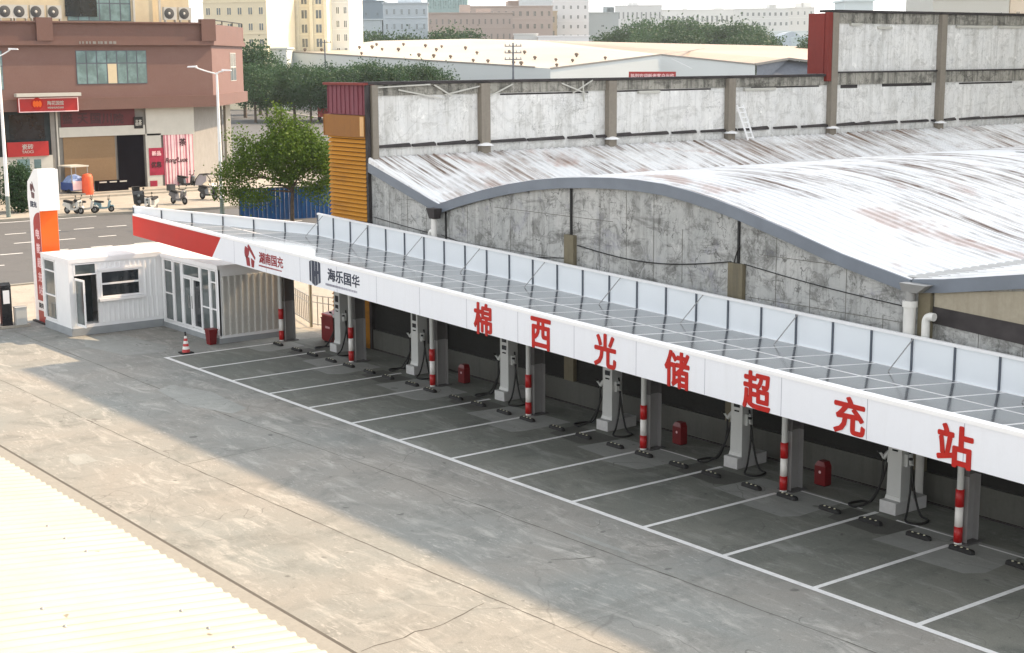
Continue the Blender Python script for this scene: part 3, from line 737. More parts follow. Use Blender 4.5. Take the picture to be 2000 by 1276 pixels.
for k in range(-6, 31):
    for (ya, yb) in ((2.24, 4.215), (4.275, 6.24)):
        x0 = .6+k*PW; x1 = x0+PW-.02
        poly = clip([(x0, ya), (x1, ya), (x1, yb), (x0, yb)])
        if len(poly) < 3: continue
        ar = abs(sum(p[0]*q[1]-q[0]*p[1] for p, q in zip(poly, poly[1:]+poly[:1])))/2
        if ar < .15: continue
        b = MB(); n = len(poly)
        tilt = random.uniform(-.002, .002)
        b.mat(0).add([(x, y, zr(x, y)-.035) for x, y in poly]+[(x, y, zr(x, y)) for x, y in poly], [tuple(range(n)), tuple(range(n, 2*n))]+[(i, (i+1) % n, n+(i+1) % n, n+i) for i in range(n)])
        cx = sum(p[0] for p in poly)/n; cy = sum(p[1] for p in poly)/n
        ins = []
        for x, y in poly:
            L = math.hypot(x-cx, y-cy); s = max(0, 1-.042/L*1.0); ins.append((cx+(x-cx)*(1-.030/max(.3, abs(x-cx))) if abs(x-cx) > .3 else x, cy+(y-cy)*(1-.030/max(.3, abs(y-cy))) if abs(y-cy) > .3 else y))
        b.mat(1).quad(*[(x, y, zr(x, y)+.002+tilt*(x-cx)) for x, y in ins])
        b.build('solar_panel', [MT['whitetrim'], MT['pv']], cp); npan += 1
# rear parapet
def parapet(P0, P1, posts, zf, h, first_label=None):
    """posts: list of parameters 0..1; zf(x,y) base height"""
    P0, P1 = Vector(P0), Vector(P1); d = (P1-P0).normalized(); nrm = Vector((-d.y, d.x, 0))
    def pt(t, z, off=0):
        p = P0.lerp(P1, t); return Vector((p.x, p.y, zf(p.x, p.y)+z))+nrm*off
    for a, c in zip(posts, posts[1:]):
        b = MB(); b.hexa([pt(a, .0), pt(c, .0), pt(c, .0, .03), pt(a, .0, .03)], [pt(a, h-.03), pt(c, h-.03), pt(c, h-.03, .03), pt(a, h-.03, .03)])
        b.build('parapet_panel', MT['board'], cp)
    for a in posts:
        b = MB(); b.bar(pt(a, -.08, -.02), pt(a, h, -.02), .045, .04); b.build('parapet_post', MT['steel'], cp)
    b = MB(); b.bar(pt(posts[0], h, .0), pt(posts[-1], h, .0), .09, .07); b.bar(pt(posts[0], .01, -.02), pt(posts[-1], .01, -.02), .03, .03); return b
XP = [-.05+.43+1.2265*k for k in range(31)]
XP = [x for x in XP if x < XR]
L = XR-.43
rail = parapet((.43, YR, 0), (XR, YR, 0), [(x-.43)/L if x > .43 else 0 for x in XP], lambda x, y: zr(x, y)-.02, .85)
rail.build('parapet_rail', MT['whitetrim'], cp)
rail = parapet((XL+.05, yf(XL)+.05, 0), (.43, YR, 0), [.0, .16, .33, .50, .665, .83, 1.0], lambda x, y: zr(x, y)-.02, .42)
# the left end parapet grows from the fascia corner to full height: rebuild its rail only
rail.build('parapet_rail', MT['whitetrim'], cp)
for x in (.9, 4.2, 7.7, 11.1, 14.54, 18.1, 21.53, 24.99, 28.65, 32.3, 36):
    b = MB(); b.bar((x, YR-.06, zr(x, YR)+.8), (x-.15, YR-.75, zr(x, YR-.75)+.02), .02); b.build('parapet_brace', MT['galv'], cp)
b = MB(); b.hexa([(.5, YR+.05, zr(.5, YR)-.25), (XR, YR+.05, zr(XR, YR)-.25), (XR, YW-.16, zr(XR, YR)-.25), (.5, YW-.16, zr(.5, YR)-.25)], [(.5, YR+.05, zr(.5, YR)-.1), (XR, YR+.05, zr(XR, YR)-.1), (XR, YW-.16, zr(XR, YR)-.1), (.5, YW-.16, zr(.5, YR)-.1)]); b.build('sky_gap_blocker', MT['galv'], cp)  # strip added behind the parapet to keep sky light from under the canopy
# columns
for k in range(8):
    xk = 5.251*k-.233; yk = 4.893-.0356*k; top = zr(xk, 5)-.12
    b = MB(); yo = yk+.14; yi = yo+.42; w2 = .14; t = .015
    for z0, z1, mi in ((0.03, 1.55, 1), (1.55, top-.2, 0)):
        b.mat(mi); e = .004*mi
        b.box(xk-w2-e, xk+w2+e, yo-e, yo+t, z0, z1); b.box(xk-w2-e, xk+w2+e, yi-t, yi+e, z0, z1); b.box(xk-t/2, xk+t/2, yo+t, yi-t, z0, z1)
    b.mat(0).box(xk-.24, xk+.24, yo-.08, yi+.08, 0, .03)
    b.build('column', [MT['column'], MT['columnlow']], cp)
    b = MB(); b.bar((xk, 2.3, zr(xk, 2.3)-.17), (xk, 6.25, zr(xk, 6.25)-.17), .12, .2); b.build('rafter', MT['column'], cp)
    b = MB(); r = .074; yk += .02
    for z0, z1, m in ((.0, .05, 1), (.05, .41, 0), (.41, .87, 1), (.87, 1.27, 0), (1.27, top, 2)):
        rr = r if m == 2 else (.098 if m == 0 else .09); b.mat(m).lathe([(r, z0), (rr, z0+.001), (rr, z1-.001), (r, z1)], (xk, yk, 0), 16)
    b.build('striped_pole', [MT['polered'], MT['polewhite'], MT['charger']], cp)
for y in (2.9, 5.6):
    b = MB(); b.bar((-4 if y < 4 else 0, y, zr(-4 if y < 4 else 0, y)-.09), (XR, y, zr(XR, y)-.09), .07, .06); b.build('purlin', MT['column'], cp)

# ================================================================== WHEEL STOPS
def make_stop():
    r = thing('wheel_stop', 'x', 'wheel stop', (0, 0, 0), 'rubber wheel stops in the bays')
    b = MB(); pr = [(-.085, 0), (.085, 0), (.075, .06), (.045, .095), (-.045, .095), (-.075, .06)]
    vs = []
    xs = [(-.33, .35), (-.30, .9), (-.26, 1), (.26, 1), (.30, .9), (.33, .35)]
    for x, s in xs: vs += [(x, y*s if s < 1 else y, z*s) for y, z in pr]
    n = 6; fs = [(i*n+k, i*n+(k+1) % n, (i+1)*n+(k+1) % n, (i+1)*n+k) for i in range(5) for k in range(n)]+[tuple(range(n)), tuple(range(30, 36))]
    b.add(vs, fs); b.build('rubber_body', MT['black'], r)
    for k in range(3):
        x = -.16+k*.16; b = MB(); b.lathe([(0, .012), (.022, .010), (.030, 0)], (x, -.01, .094), 10); b.build('reflector', MT['reflector'], r)
    return r
st0 = make_stop()
ords = ['first', 'second', 'third', 'fourth', 'fifth', 'sixth', 'seventh', 'eighth', 'ninth', 'tenth', 'eleventh', 'twelfth', 'thirteenth']
first = True
for i in range(13):
    for j, dx in enumerate((.45, 1.87)):
        lab = '%s rubber wheel stop of the %s bay from the cabin end' % (('left', 'right')[j], ords[i])
        loc = (2.6*i+dx+random.uniform(-.03, .03), 4.38+random.uniform(-.04, .04), 0); rz = random.uniform(-.05, .05)
        if first: st0.location = loc; st0.rotation_euler = (0, 0, rz); st0['label'] = lab; first = False
        else: copy_tree(st0, loc, rz, lab)

# ================================================================== CHARGERS
def make_charger():
    r = thing('charging_post', 'x', 'ev charger', (0, 0, 0), 'chargers between the bays')
    b = MB(); b.box(-.24, .24, 0, 1.15, 0, .30); b.build('plinth', MT['plinth'], r)
    b = MB()
    b.hexa([(-.21, .20, .30), (.21, .20, .30), (.21, .62, .30), (-.21, .62, .30)], [(-.185, .22, 2.25), (.185, .22, 2.25), (.185, .60, 2.25), (-.185, .60, 2.25)])
    b.hexa([(-.23, .17, .30), (.23, .17, .30), (.23, .66, .30), (-.23, .66, .30)], [(-.215, .19, .40), (.215, .19, .40), (.215, .64, .40), (-.215, .64, .40)])
    b.box(-.20, -.172, .205, .219, .42, 2.2); b.box(.172, .20, .205, .219, .42, 2.2)
    b.build('shell', MT['charger'], r)
    b = MB(); b.box(-.10, .10, .195, .214, 1.86, 2.10); b.build('screen', MT['blackgloss'], r)
    b = MB(); b.box(-.10, .10, .195, .214, 1.62, 1.76); b.box(-.08, .08, .195, .214, 1.50, 1.54); b.build('display_mark', MT['blackgloss'], r)
    for s in (-1, 1):
        b = MB(); b.box(*(sorted((s*.20, s*.30))), .30, .50, 1.15, 1.45); b.build('gun_holder', MT['charger'], r)
        b = MB(); b.tube([(s*.28, .40, 1.42), (s*.36, .36, 1.34), (s*.42, .30, 1.22)], .055, 8); b.tube([(s*.40, .30, 1.24), (s*.46, .22, 1.38)], .03, 6)
        gun = b.build('charging_gun', MT['charger'], r)
        b = MB(); b.lathe([(.001, 0), (.05, 0), (.05, .05)], (s*.47, .20, 1.38), 10); b.build('gun_socket', MT['black'], gun)
        p = [Vector(q) for q in ((s*.22, .45, 1.55), (s*.34, .40, 1.2), (s*.42, .30, .7), (s*.55, .05, .18), (s*.75, -.25, .04), (s*1.05, -.15, .03), (s*1.0, .25, .03), (s*.72, .30, .10), (s*.50, .34, .6), (s*.42, .31, 1.2))]
        # Catmull-Rom smoothing
        out = []
        for i in range(len(p)-1):
            a0, a1, a2, a3 = p[max(i-1, 0)], p[i], p[i+1], p[min(i+2, len(p)-1)]
            for t in (0, .25, .5, .75):
                out.append(.5*((2*a1)+(a2-a0)*t+(2*a0-5*a1+4*a2-a3)*t*t+(3*a1-a0-3*a2+a3)*t**3))
        out.append(p[-1]); b = MB(); b.tube(out, .028, 7); b.build('cable', MT['black'], r)
    return r
ch0 = make_charger()
CX = [2.95, 8.17, 13.35, 18.38, 23.62, 28.83]
chl = ['charging post beside the large red fire cabinet, nearest the cabins', 'charging post between the second and third striped poles from the cabins', 'charging post standing under the first red letter, small red box to its left',
       'charging post under the letter 光, its black cable looping left', 'charging post between the small red box and the fifth striped column gap, under the letter 超', 'charging post nearest the right edge, below the letters 充 and 站']
chl[4] = 'charging post under the red letter 超, next to the last column but one'
for i, x in enumerate(CX):
    loc = (x, 5.34-.01*i, 0)
    if i == 0: ch0.location = loc; ch0['label'] = chl[0]
    else: copy_tree(ch0, loc, random.uniform(-.05, .05), chl[i])

# ================================================================== RED BOXES
def make_firebox():
    r = thing('extinguisher_box', 'x', 'fire box', (0, 0, 0), 'small red fire extinguisher boxes by the wall')
    b = MB(); b.box(-.2, .2, -.14, .14, .03, .60); b.build('body', MT['firered'], r)
    b = MB(); b.hexa([(-.2, -.14, .603), (.2, -.14, .603), (.2, .14, .603), (-.2, .14, .603)], [(-.12, -.10, .74), (.12, -.10, .74), (.12, .14, .74), (-.12, .14, .74)]); b.build('lid', MT['firered'], r)
    b = MB(); b.box(-.17, .17, -.12, .12, 0, .03); b.build('foot', MT['black'], r)
    b = MB(); b.lathe([(.001, 0), (.045, 0)], (0, 0, 0), 10, 'Y')
    for v in b.v: v += Vector((0, -.144, .42))
    b.build('round_mark', MT['pinklight'], r)
    return r
fb0 = make_firebox()
for i, (x, y, lab) in enumerate(((10.48, 5.98, 'small red fire box between the second and third chargers, in the shade'), (20.96, 5.98, 'small red fire box on the ground below the letters 光 and 储'), (26.24, 5.95, 'small red fire box right of the pole with the stripes, below the letter 充'))):
    o = fb0 if i == 0 else copy_tree(fb0, (x, y, 0), random.uniform(-.1, .1), lab)
    o.location = (x, y, 0); o['label'] = lab; o.scale = (.86,)*3
r = thing('fire_cabinet', 'large dark red fire cabinet with a flat lid beside the first charger', 'cabinet', (1.35, 6.1, 0))
b = MB(); b.box(.95, 1.75, 6.05, 6.6, .08, 1.08); b.build('body', MT['firered'], r)
b = MB(); b.hexa([(.92, 6.02, 1.083), (1.78, 6.02, 1.083), (1.78, 6.63, 1.083), (.92, 6.63, 1.083)], [(.95, 6.05, 1.13), (1.75, 6.05, 1.13), (1.75, 6.6, 1.2), (.95, 6.6, 1.2)]); b.build('lid', plain('lid_red', (.42, .05, .05), .4), r)
b = MB(); b.box(1.0, 1.1, 6.1, 6.5, 0, .08); b.box(1.6, 1.7, 6.1, 6.5, 0, .08); b.build('foot', MT['black'], r)
text_mesh('消防柜', 'lettering', MT['pinklight'], r, face_minus_y(1.35, 6.048, .62), w=.34, h=.09, bold=.01, ext=.003)
b = MB(); b.box(.45, .9, 6.3, 6.75, .03, .85)
o = thing('fire_locker', 'narrower dark red locker standing left of the large fire cabinet', 'cabinet', (.67, 6.5, 0)); b.build('body', MT['firered'], o)
b = MB(); b.box(.43, .92, 6.28, 6.77, .85, .89); b.build('lid', MT['firered'], o)
o = thing('fire_bucket', 'dark red tapered bin standing at the glazed corner of the cabin', 'bin', (-1.38, 2.5, 0))
b = MB(); b.hexa([(-1.52, 2.36, 0), (-1.22, 2.36, 0), (-1.22, 2.62, 0), (-1.52, 2.62, 0)], [(-1.57, 2.32, .55), (-1.17, 2.32, .55), (-1.17, 2.66, .55), (-1.57, 2.66, .55)]); b.build('body', MT['firered'], o)
b = MB(); b.box(-1.59, -1.15, 2.30, 2.68, .553, .60); b.build('rim', MT['firered'], o)

# ================================================================== CABINS
def ribbed_y(b, x0, x1, y, z0, z1, pitch=.20, d=.025, side=-1):   # vertical ribs on a face looking along y
    n = int((x1-x0)/pitch); p = (x1-x0)/n
    for k in range(n):
        a = x0+k*p
        b.hexa([(a+.02, y, z0), (a+p*.55, y, z0), (a+p*.45, y+side*d, z0), (a+.05, y+side*d, z0)], [(a+.02, y, z1), (a+p*.55, y, z1), (a+p*.45, y+side*d, z1), (a+.05, y+side*d, z1)])
def ribbed_x(b, y0, y1, x, z0, z1, pitch=.20, d=.025):
    n = int((y1-y0)/pitch); p = (y1-y0)/n
    for k in range(n):
        a = y0+k*p
        b.hexa([(x, a+.02, z0), (x, a+p*.55, z0), (x+d, a+p*.45, z0), (x+d, a+.05, z0)], [(x, a+.02, z1), (x, a+p*.55, z1), (x+d, a+p*.45, z1), (x+d, a+.05, z1)])
AX0, AX1, AY0, AY1 = -9.25, -6.35, -1.08, 4.9
ca = thing('container_cabin', 'white container cabin with an open glass door and a two-pane window, beside the totem sign', 'cabin', (-7.8, 0, 0), 'white container cabins forming an L')
b = MB(); b.box(AX0-.02, AX1+.03, AY0-.03, AY1, 0, .30); b.build('plinth', MT['cabin_plinth'], ca)
b = MB()                                         # shell with real openings
T = .08
b.box(AX0, AX1, AY0, AY1, .30, .42)               # floor slab
b.box(AX0, AX0+T, AY0, AY1, .42, 2.9); b.box(AX0+T, AX1-T, AY1-T, AY1, .42, 2.9)
b.box(AX0+T, -9.1, AY0, AY0+T, .42, 2.9); b.box(-7.85, AX1, AY0, AY0+T, .42, 2.9)      # end wall right of the glazing
b.box(AX1-T, AX1, AY0+T, -.90, .42, 2.9); b.box(AX1-T, AX1, .03, .16, .42, 2.9); b.box(AX1-T, AX1, .16, 1.86, .42, 1.42); b.box(AX1-T, AX1, .16, 1.86, 2.52, 2.9); b.box(AX1-T, AX1, 1.86, AY1-T, .42, 2.9)
b.build('wall', MT['cabin'], ca)
for a_ in ((.2, 2.7, AX1, .44, 1.30, .2), (2.0, 2.7, AX1, 1.30, 2.82, .2), (.15, 2.0, AX1, 2.62, 2.82, .2)):
    b = MB(); b.box(AX1+.001, AX1+.004, a_[0], a_[1], a_[3], a_[4]); ribbed_x(b, a_[0], a_[1], AX1+.004, *a_[3:]); b.build('ribbed_panel', MT['cabin'], ca)
b = MB(); b.box(AX0-.05, AX1+.05, AY0-.05, AY1+.05, 2.9, 3.08); b.box(AX0+.1, AX1-.1, AY0+.1, AY1-.1, 3.083, 3.10)
b.box(AX1-.03, AX1+.045, AY0-.045, AY0+.09, .42, 2.9); b.box(AX0-.045, AX0+.09, AY0-.045, AY0+.03, .42, 2.9); b.build('roof', MT['whitetrim'], ca)
def window(parent, face, a0, a1, z0, z1, plane, bars=(), vbars=(), glass='glass', fr=.05, name='window'):
    """framed window; face 'y' looks to -Y (a = x), face 'x' looks to +X (a = y)"""
    b = MB()
    def bx(p0, p1, q0, q1, d0, d1):
        if face == 'y': b.box(p0, p1, plane-d1, plane-d0, q0, q1)
        else: b.box(plane+d0, plane+d1, p0, p1, q0, q1)
    bx(a0, a0+fr, z0, z1, -.04, .035); bx(a1-fr, a1, z0, z1, -.04, .035); bx(a0+fr, a1-fr, z0, z0+fr, -.04, .035); bx(a0+fr, a1-fr, z1-fr, z1, -.04, .035)
    for z in bars: bx(a0+fr, a1-fr, z-fr/2, z+fr/2, -.04, .033)
    for a in vbars: bx(a-fr/2, a+fr/2, z0+fr, z1-fr, -.04, .031)
    w = b.build(name, MT['whitetrim'], parent)
    b = MB(); bx(a0+fr*.5, a1-fr*.5, z0+fr*.5, z1-fr*.5, -.02, -.012); b.build('pane', MT[glass], w)
    return w
window(ca, 'y', -9.1, -7.85, .42, 2.88, AY0, (1.42, 2.42), glass='glass')
window(ca, 'x', -.90, .03, 2.40, 2.88, AX1, glass='glass', name='transom_window')
w = window(ca, 'x', .16, 1.86, 1.42, 2.52, AX1, (1.98,), glass='glassdark', fr=.07)
b = MB(); b.box(AX1+.002, AX1+.16, .05, 1.97, 1.30, 1.40); b.box(AX1+.002, AX1+.06, .08, 1.94, 2.52, 2.60); b.build('sill', MT['whitetrim'], w)
b = MB(); b.box(AX1-.6, AX1-.59, -.9, .03, .42, 2.4); b.build('door_void', MT['shopdark'], ca)
# open door leaf, hinged at the left jamb and swung outwards
b = MB(); hx, hy = AX1+.03, -.88; dv = Vector((1, .06, 0)).normalized(); LN = .82
def leaf_pt(t, z): return Vector((hx, hy, z))+dv*t
for t0, t1, z0, z1 in ((0, .06, .42, 2.32), (LN-.06, LN, .42, 2.32), (.06, LN-.06, .42, .52), (.06, LN-.06, 2.24, 2.32)):
    b.bar(leaf_pt((t0+t1)/2, z0), leaf_pt((t0+t1)/2, z1), t1-t0, .05, (dv.x, dv.y, 0)) if t1-t0 < .1 else b.bar(leaf_pt(t0, (z0+z1)/2), leaf_pt(t1, (z0+z1)/2), .05, z1-z0)
door = b.build('door', MT['whitetrim'], ca)
b = MB(); b.bar(leaf_pt(.06, 1.38), leaf_pt(LN-.06, 1.38), .01, 1.72); b.build('pane', MT['glass'], door)
b = MB(); b.bar(leaf_pt(LN-.1, 1.2)+Vector((.03, -.03, 0)), leaf_pt(LN-.1, 1.5)+Vector((.03, -.03, 0)), .025); b.build('handle', MT['black'], door)

cb = thing('container_cabin', 'white container cabin with full glazing and ribbed grey-white end under the canopy', 'cabin', (-3.7, 4, 0), 'white container cabins forming an L')
BX0, BX1, BY0, BY1 = -6.29, -1.18, 2.78, 5.6
b = MB(); b.box(BX0, BX1+.02, BY0-.03, BY1, 0, .20); b.build('plinth', MT['cabin_plinth'], cb)
b = MB(); b.box(BX0, BX1, BY0, BY1, .20, .30); b.box(BX0, BX1, BY1-T, BY1, .30, 2.86); b.box(BX1-T, BX1, BY0, BY1-T, .30, 2.86)
b.box(-6.29, -6.05, BY0, BY0+T, .30, 2.86); b.box(-5.22, -5.12, BY0, BY0+T, .30, 2.86); b.box(-4.42, -4.3, BY0, BY0+T, .30, 2.86); b.box(-2.76, -2.66, BY0, BY0+T, .30, 2.86); b.box(-1.9, -1.82, BY0, BY0+T, .30, 2.86); b.box(-1.3, BX1, BY0-.001, BY0+T, .30, 2.86)
b.build('wall', MT['cabin'], cb)
b = MB(); b.box(BX1+.001, BX1+.004, 2.9, 5.55, .32, 2.6); ribbed_x(b, 2.9, 5.55, BX1+.004, .32, 2.6, .265, .05); b.build('ribbed_panel', grimy('cabin_end_sheet', (.55, .54, .50), (.42, .41, .38), amt=.3), cb)
b = MB(); b.box(BX0, BX1+.05, BY0-.05, BY1+.05, 2.863, 3.04); b.build('roof', MT['whitetrim'], cb)
window(cb, 'y', -6.05, -5.22, .32, 2.84, BY0, (1.45, 2.38), glass='glass'); window(cb, 'y', -5.12, -4.42, .32, 2.84, BY0, glass='glass')
window(cb, 'y', -4.3, -2.76, 2.32, 2.84, BY0, glass='glass', name='transom_window')
window(cb, 'y', -2.66, -1.9, .32, 2.84, BY0, (1.3,), glass='glass'); window(cb, 'y', -1.82, -1.3, .32, 2.84, BY0, (1.3, 2.35), glass='glass')
d1 = window(cb, 'y', -4.3, -3.53, .32, 2.30, BY0, glass='glass', fr=.07, name='door'); d2 = window(cb, 'y', -3.53, -2.76, .32, 2.30, BY0+.06, glass='glassdark', fr=.07, name='door')
for d_, hx_ in ((d1, -3.66), (d2, -3.40)):
    b = MB(); b.bar((hx_, BY0-.08, 1.1), (hx_, BY0-.08, 1.6), .025); b.build('handle', MT['galv'], d_)
b = MB(); b.box(-6.0, -1.4, BY0+1.2, BY0+1.3, .3, 1.5); b.box(-5.6, -4.9, BY0+.5, BY0+1.0, .3, 1.05); b.build('desk', MT['galv'], cb)

# ================================================================== TOTEM SIGN
to = thing('totem_sign', 'tall white and orange totem sign with a slanted white head and vertical lettering', 'sign', (-10.4, -.5, 0))
TX0, TX1, TY0, TY1 = -10.95, -9.8, -.88, -.12
b = MB()
side = [(TX1, 0.02), (TX1, 4.72), (TX1+.0, 6.42), (TX1-.35, 6.42), (TX0-.05, 5.85), (TX0-.15, 5.2), (TX0+.0, 4.2), (TX0, .02)]
b.prism([(x, TY0, z) for x, z in side], (0, TY1-TY0, 0)); b.build('body', MT['whitetrim'], to)
b = MB(); b.prism([(TX1+.002, y, z) for y, z in ((TY0-.03, 4.72), (TY1+.06, 4.72), (TY1+.06, 6.40), (TY0-.03, 6.44))], (.14, 0, 0)); b.build('head_box', MT['whitetrim'], to)
b = MB(); b.box(TX1+.002, TX1+.02, TY0+.01, TY1-.01, .03, 4.7); b.build('orange_panel', MT['orange'], to)
arc = [(TX0+.40, .0)]+[(TX0+.40+.72*(1-math.cos(math.radians(a))), 4.15+.5*math.sin(math.radians(a))) for a in range(0, 91, 15)]+[(TX1-.005, 4.65), (TX1-.005, 0)]
b = MB(); b.prism([(x, TY0-.002, z) for x, z in [(TX0+.40, .95)]+arc[1:-1]+[(TX1-.005, .95)]], (0, -.015, 0)); b.box(TX0+.40, TX1-.005, TY0-.017, TY0-.002, .05, .52); b.build('red_strip', MT['stripred'], to)
for ch, z in zip('电能超充站', (3.75, 3.15, 2.55, 1.95, 1.4)):
    text_mesh(ch, 'lettering', MT['pinklight'], to, face_minus_y(-10.12, TY0-.02, z), w=.42, h=.42, bold=.02, ext=.006)
text_mesh('国充', 'lettering', MT['black'], to, face_minus_y(-10.2, TY0-.006, .74), w=.55, h=.22, bold=.02, ext=.006)
ex, ez = -10.45, 5.55
poly_y('red_emblem', [ell(ex-.10, ez+.12, .2, .14, 60, 300, 10, 1.3), [(ex-.02, ez+.34), (ex+.06, ez+.26), (ex+.26, ez-.02), (ex+.22, ez-.08), (ex+.0, ez+.12)], [(ex-.16, ez-.08), (ex+.0, ez-.10), (ex+.0, ez-.34), (ex-.12, ez-.34)], [(ex+.05, ez-.10), (ex+.2, ez-.14), (ex+.17, ez-.34), (ex+.06, ez-.36)]], MT['maroon'], TY0-.001, to)
text_mesh('国充', 'lettering', MT['navy'], to, face_minus_y(-10.42, TY0-.006, 4.95), w=.72, h=.26, bold=.03, ext=.006)
b = MB(); b.box(TX0-.1, TX1+.12, TY0-.12, TY1+.12, 0, .06); b.build('base_plate', MT['black'], to)

# ================================================================== KIOSK, GATE PILLAR, CONE, FENCE
k_ = thing('payment_kiosk', 'black barrier payment terminal with a pale screen and grey cabinet on a white pad', 'kiosk', (-10.2, -2.1, 0))
b = MB(); b.box(-10.75, -9.75, -2.75, -1.55, 0, .09); b.build('pad', MT['pave'], k_)
b = MB(); b.prism([(-10.25, -2.62, .09), (-9.98, -2.62, .09), (-9.98, -2.62, 1.75), (-10.12, -2.62, 1.85), (-10.25, -2.62, 1.85)], (0, .42, 0)); b.build('case', MT['blackgloss'], k_)
b = MB(); b.box(-9.978, -9.965, -2.54, -2.28, 1.0, 1.55); b.build('screen', MT['white'], k_)
b = MB(); b.box(-10.15, -9.82, -2.1, -1.65, .093, .80); b.box(-10.17, -9.80, -2.12, -1.63, .80, .83); b.build('barrier_cabinet', MT['charger'], k_)
g = thing('gate_pillar', 'red and pink gate pillar cut by the left edge of the picture', 'pillar', (-11.5, -3.2, 0))
b = MB(); b.box(-11.9, -11.1, -3.9, -2.92, 0, 1.9); b.build('lower_panel', MT['gatepink'], g)
b = MB(); b.box(-11.92, -11.08, -3.92, -2.90, 1.9, 2.75); b.build('upper_panel', MT['signred'], g)
b = MB(); b.box(-11.95, -11.05, -3.95, -2.87, 2.753, 2.85); b.build('cap', MT['charger'], g)
co = thing('traffic_cone', 'red and white striped traffic cone with a black base at the bay corner', 'cone', (-.3, .93, 0))
b = MB(); b.box(-.52, -.08, .71, 1.15, 0, .05); b.build('base', MT['black'], co)
b = MB()
for z0, z1, m in ((.05, .16, 0), (.16, .27, 1), (.27, .37, 0), (.37, .47, 1), (.47, .57, 0), (.57, .66, 1), (.66, .76, 2)):
    f_ = lambda z: .155-.15*(z-.05)/.8
    b.mat(m).lathe([(f_(z0), z0), (f_(z1), z1)], (-.3, .93, 0), 18)
b.mat(2).lathe([(.03, .76), (.035, .80), (.0, .82)], (-.3, .93, 0), 12)
b.build('cone_body', [plain('cone_red', (.5, .04, .04), .4), MT['polewhite'], MT['black']], co)
fe = thing('metal_fence', 'thin grey railing fence behind the cabin end and the fire cabinet', 'fence', (-2.2, 7.4, 0))
def fence_run(a, c, h, n, parent, r=.018, post=True):
    a, c = Vector(a), Vector(c)
    b = MB()
    for z in (.15, h-.02, h-.3): b.bar(a+Vector((0, 0, z)), c+Vector((0, 0, z)), .035)
    for k in range(n+1):
        p = a.lerp(c, k/n); b.bar(p+Vector((0, 0, .1)), p+Vector((0, 0, h)), .03)
    b.build('railing', MT['galv'], parent)
fence_run((-5.6, 8.3, 0), (-2.35, 7.42, 0), 1.25, 11, fe); fence_run((-2.15, 7.38, 0), (.5, 7.9, 0), 1.35, 8, fe)
b = MB(); b.bar((-2.25, 7.38, 0), (-2.25, 7.38, 1.75), .09); b.build('post', plain('khaki_post', (.2, .18, .12), .5), fe)

# ================================================================== NEAR SHED ROOF (bottom left)
ns = thing('near_shed', 'shed with a cream ribbed sheet roof in the bottom left corner', 'shed', (28, -20, 0))
b = MB(); zE = 4.2; YE = -14.72; sl_ = .105
xs = []
x = 8.0
while x < 42:
    for dx, h in ((0, 0), (.035, .03), (.075, .03), (.11, 0)): xs.append((x+dx, h))
    x += .235
b2 = MB(); vs = []
for x, h in xs: vs += [(x, YE, zE+h), (x, YE-5, zE+h+5*sl_), (x, YE-20, zE+h+20*sl_)]
b2.add(vs, [(i*3+j, i*3+3+j, i*3+4+j, i*3+1+j) for i in range(len(xs)-1) for j in (0, 1)])
b2.mat(1)
for yy in (-15.6, -17.0, -18.6, -20.2):
    x = 8.2
    while x < 41:
        if rnd() < .35: b2.lathe([(.03, 0), (.018, .02), (0.001, .022)], (x+.055, yy+random.uniform(-.05, .05), zE+.03-(yy-YE)*sl_), 6)
        x += .235*3
b2.build('roof', [MT['nearroof'], MT['galv']], ns)
b = MB(); b.box(8, 42, YE-.5, YE-.25, 0, zE-.1); b.build('wall', MT['greyrender'], ns)
b = MB(); b.box(8, 42, YE-20, YE-19.8, 0, zE+1.9); b.build('rear_wall', MT['greyrender'], ns)
b = MB(); b.bar((8, YE-.08, zE-.09), (42, YE-.08, zE-.09), .1, .1); b.build('eaves_gutter', MT['galv'], ns)

# ================================================================== BROWN SHOP BUILDING
def P67(px, py): p = on(px, py, 0, -67.0); return p.y, p.z
br = thing('shop_building', 'brown tiled corner building with shops below and cream storeys set back above', 'building', (-67, 25, 0))
XB = -67.0; YC = 35.2; DV = Vector((-.8, .6, 0)); SL = 15.3
def shellprism(b, y0, y1, off, z0, z1, depth=12, sl=SL):
    """footprint: long front along Y, then the angled side; off moves the faces outwards"""
    c = Vector((XB+off, YC+off*.33, 0)); e = c+DV*sl; poly = [(XB+off, y0), (c.x, c.y), (e.x, e.y), (XB-30, e.y), (XB-30, y0)]
    b.prism([(x, y, z0) for x, y in poly], (0, 0, z1-z0))
b = MB(); shellprism(b, 2, YC, 0, 7.85, 12.0); b.build('upper_wall', MT['brick'], br)
b = MB(); shellprism(b, 2, YC, .35, 6.9, 7.85, sl=SL+.5); b.build('lower_band', MT['brickband'], br)
b = MB(); shellprism(b, 2, YC, .30, 12.0, 12.35, sl=SL+.4); b.build('cornice', MT['brickband'], br)
b = MB()                                          # roof parapet as a low wall
c = Vector((XB+.1, YC, 0)); e = c+DV*SL
b.box(XB-.2, XB+.1, 2, YC, 12.35, 13.75); b.bar((c.x-.1, c.y, 13.05), (e.x-.1, e.y, 13.05), .3, 1.4)
for y in (20.2, 34.2): b.box(XB-.25, XB+.35, y, y+1.3, 12.35, 14.15)
b.box(XB-.25, XB+.30, 2, YC, 13.75, 13.87)
b.build('parapet', MT['brickband'], br)
b = MB(); b.bar((c.x, c.y, 14.1), (e.x, e.y, 14.1), .08); 
for t in (0, .33, .66, 1): p = c.lerp(e, t); b.bar((p.x, p.y, 12.4), (p.x, p.y, 14.1), .08)
b.build('parapet_rail', MT['black'], br)
b = MB(); cc = Vector((XB-.5, YC-1.9, 0)); e2 = cc+DV*(SL-1)
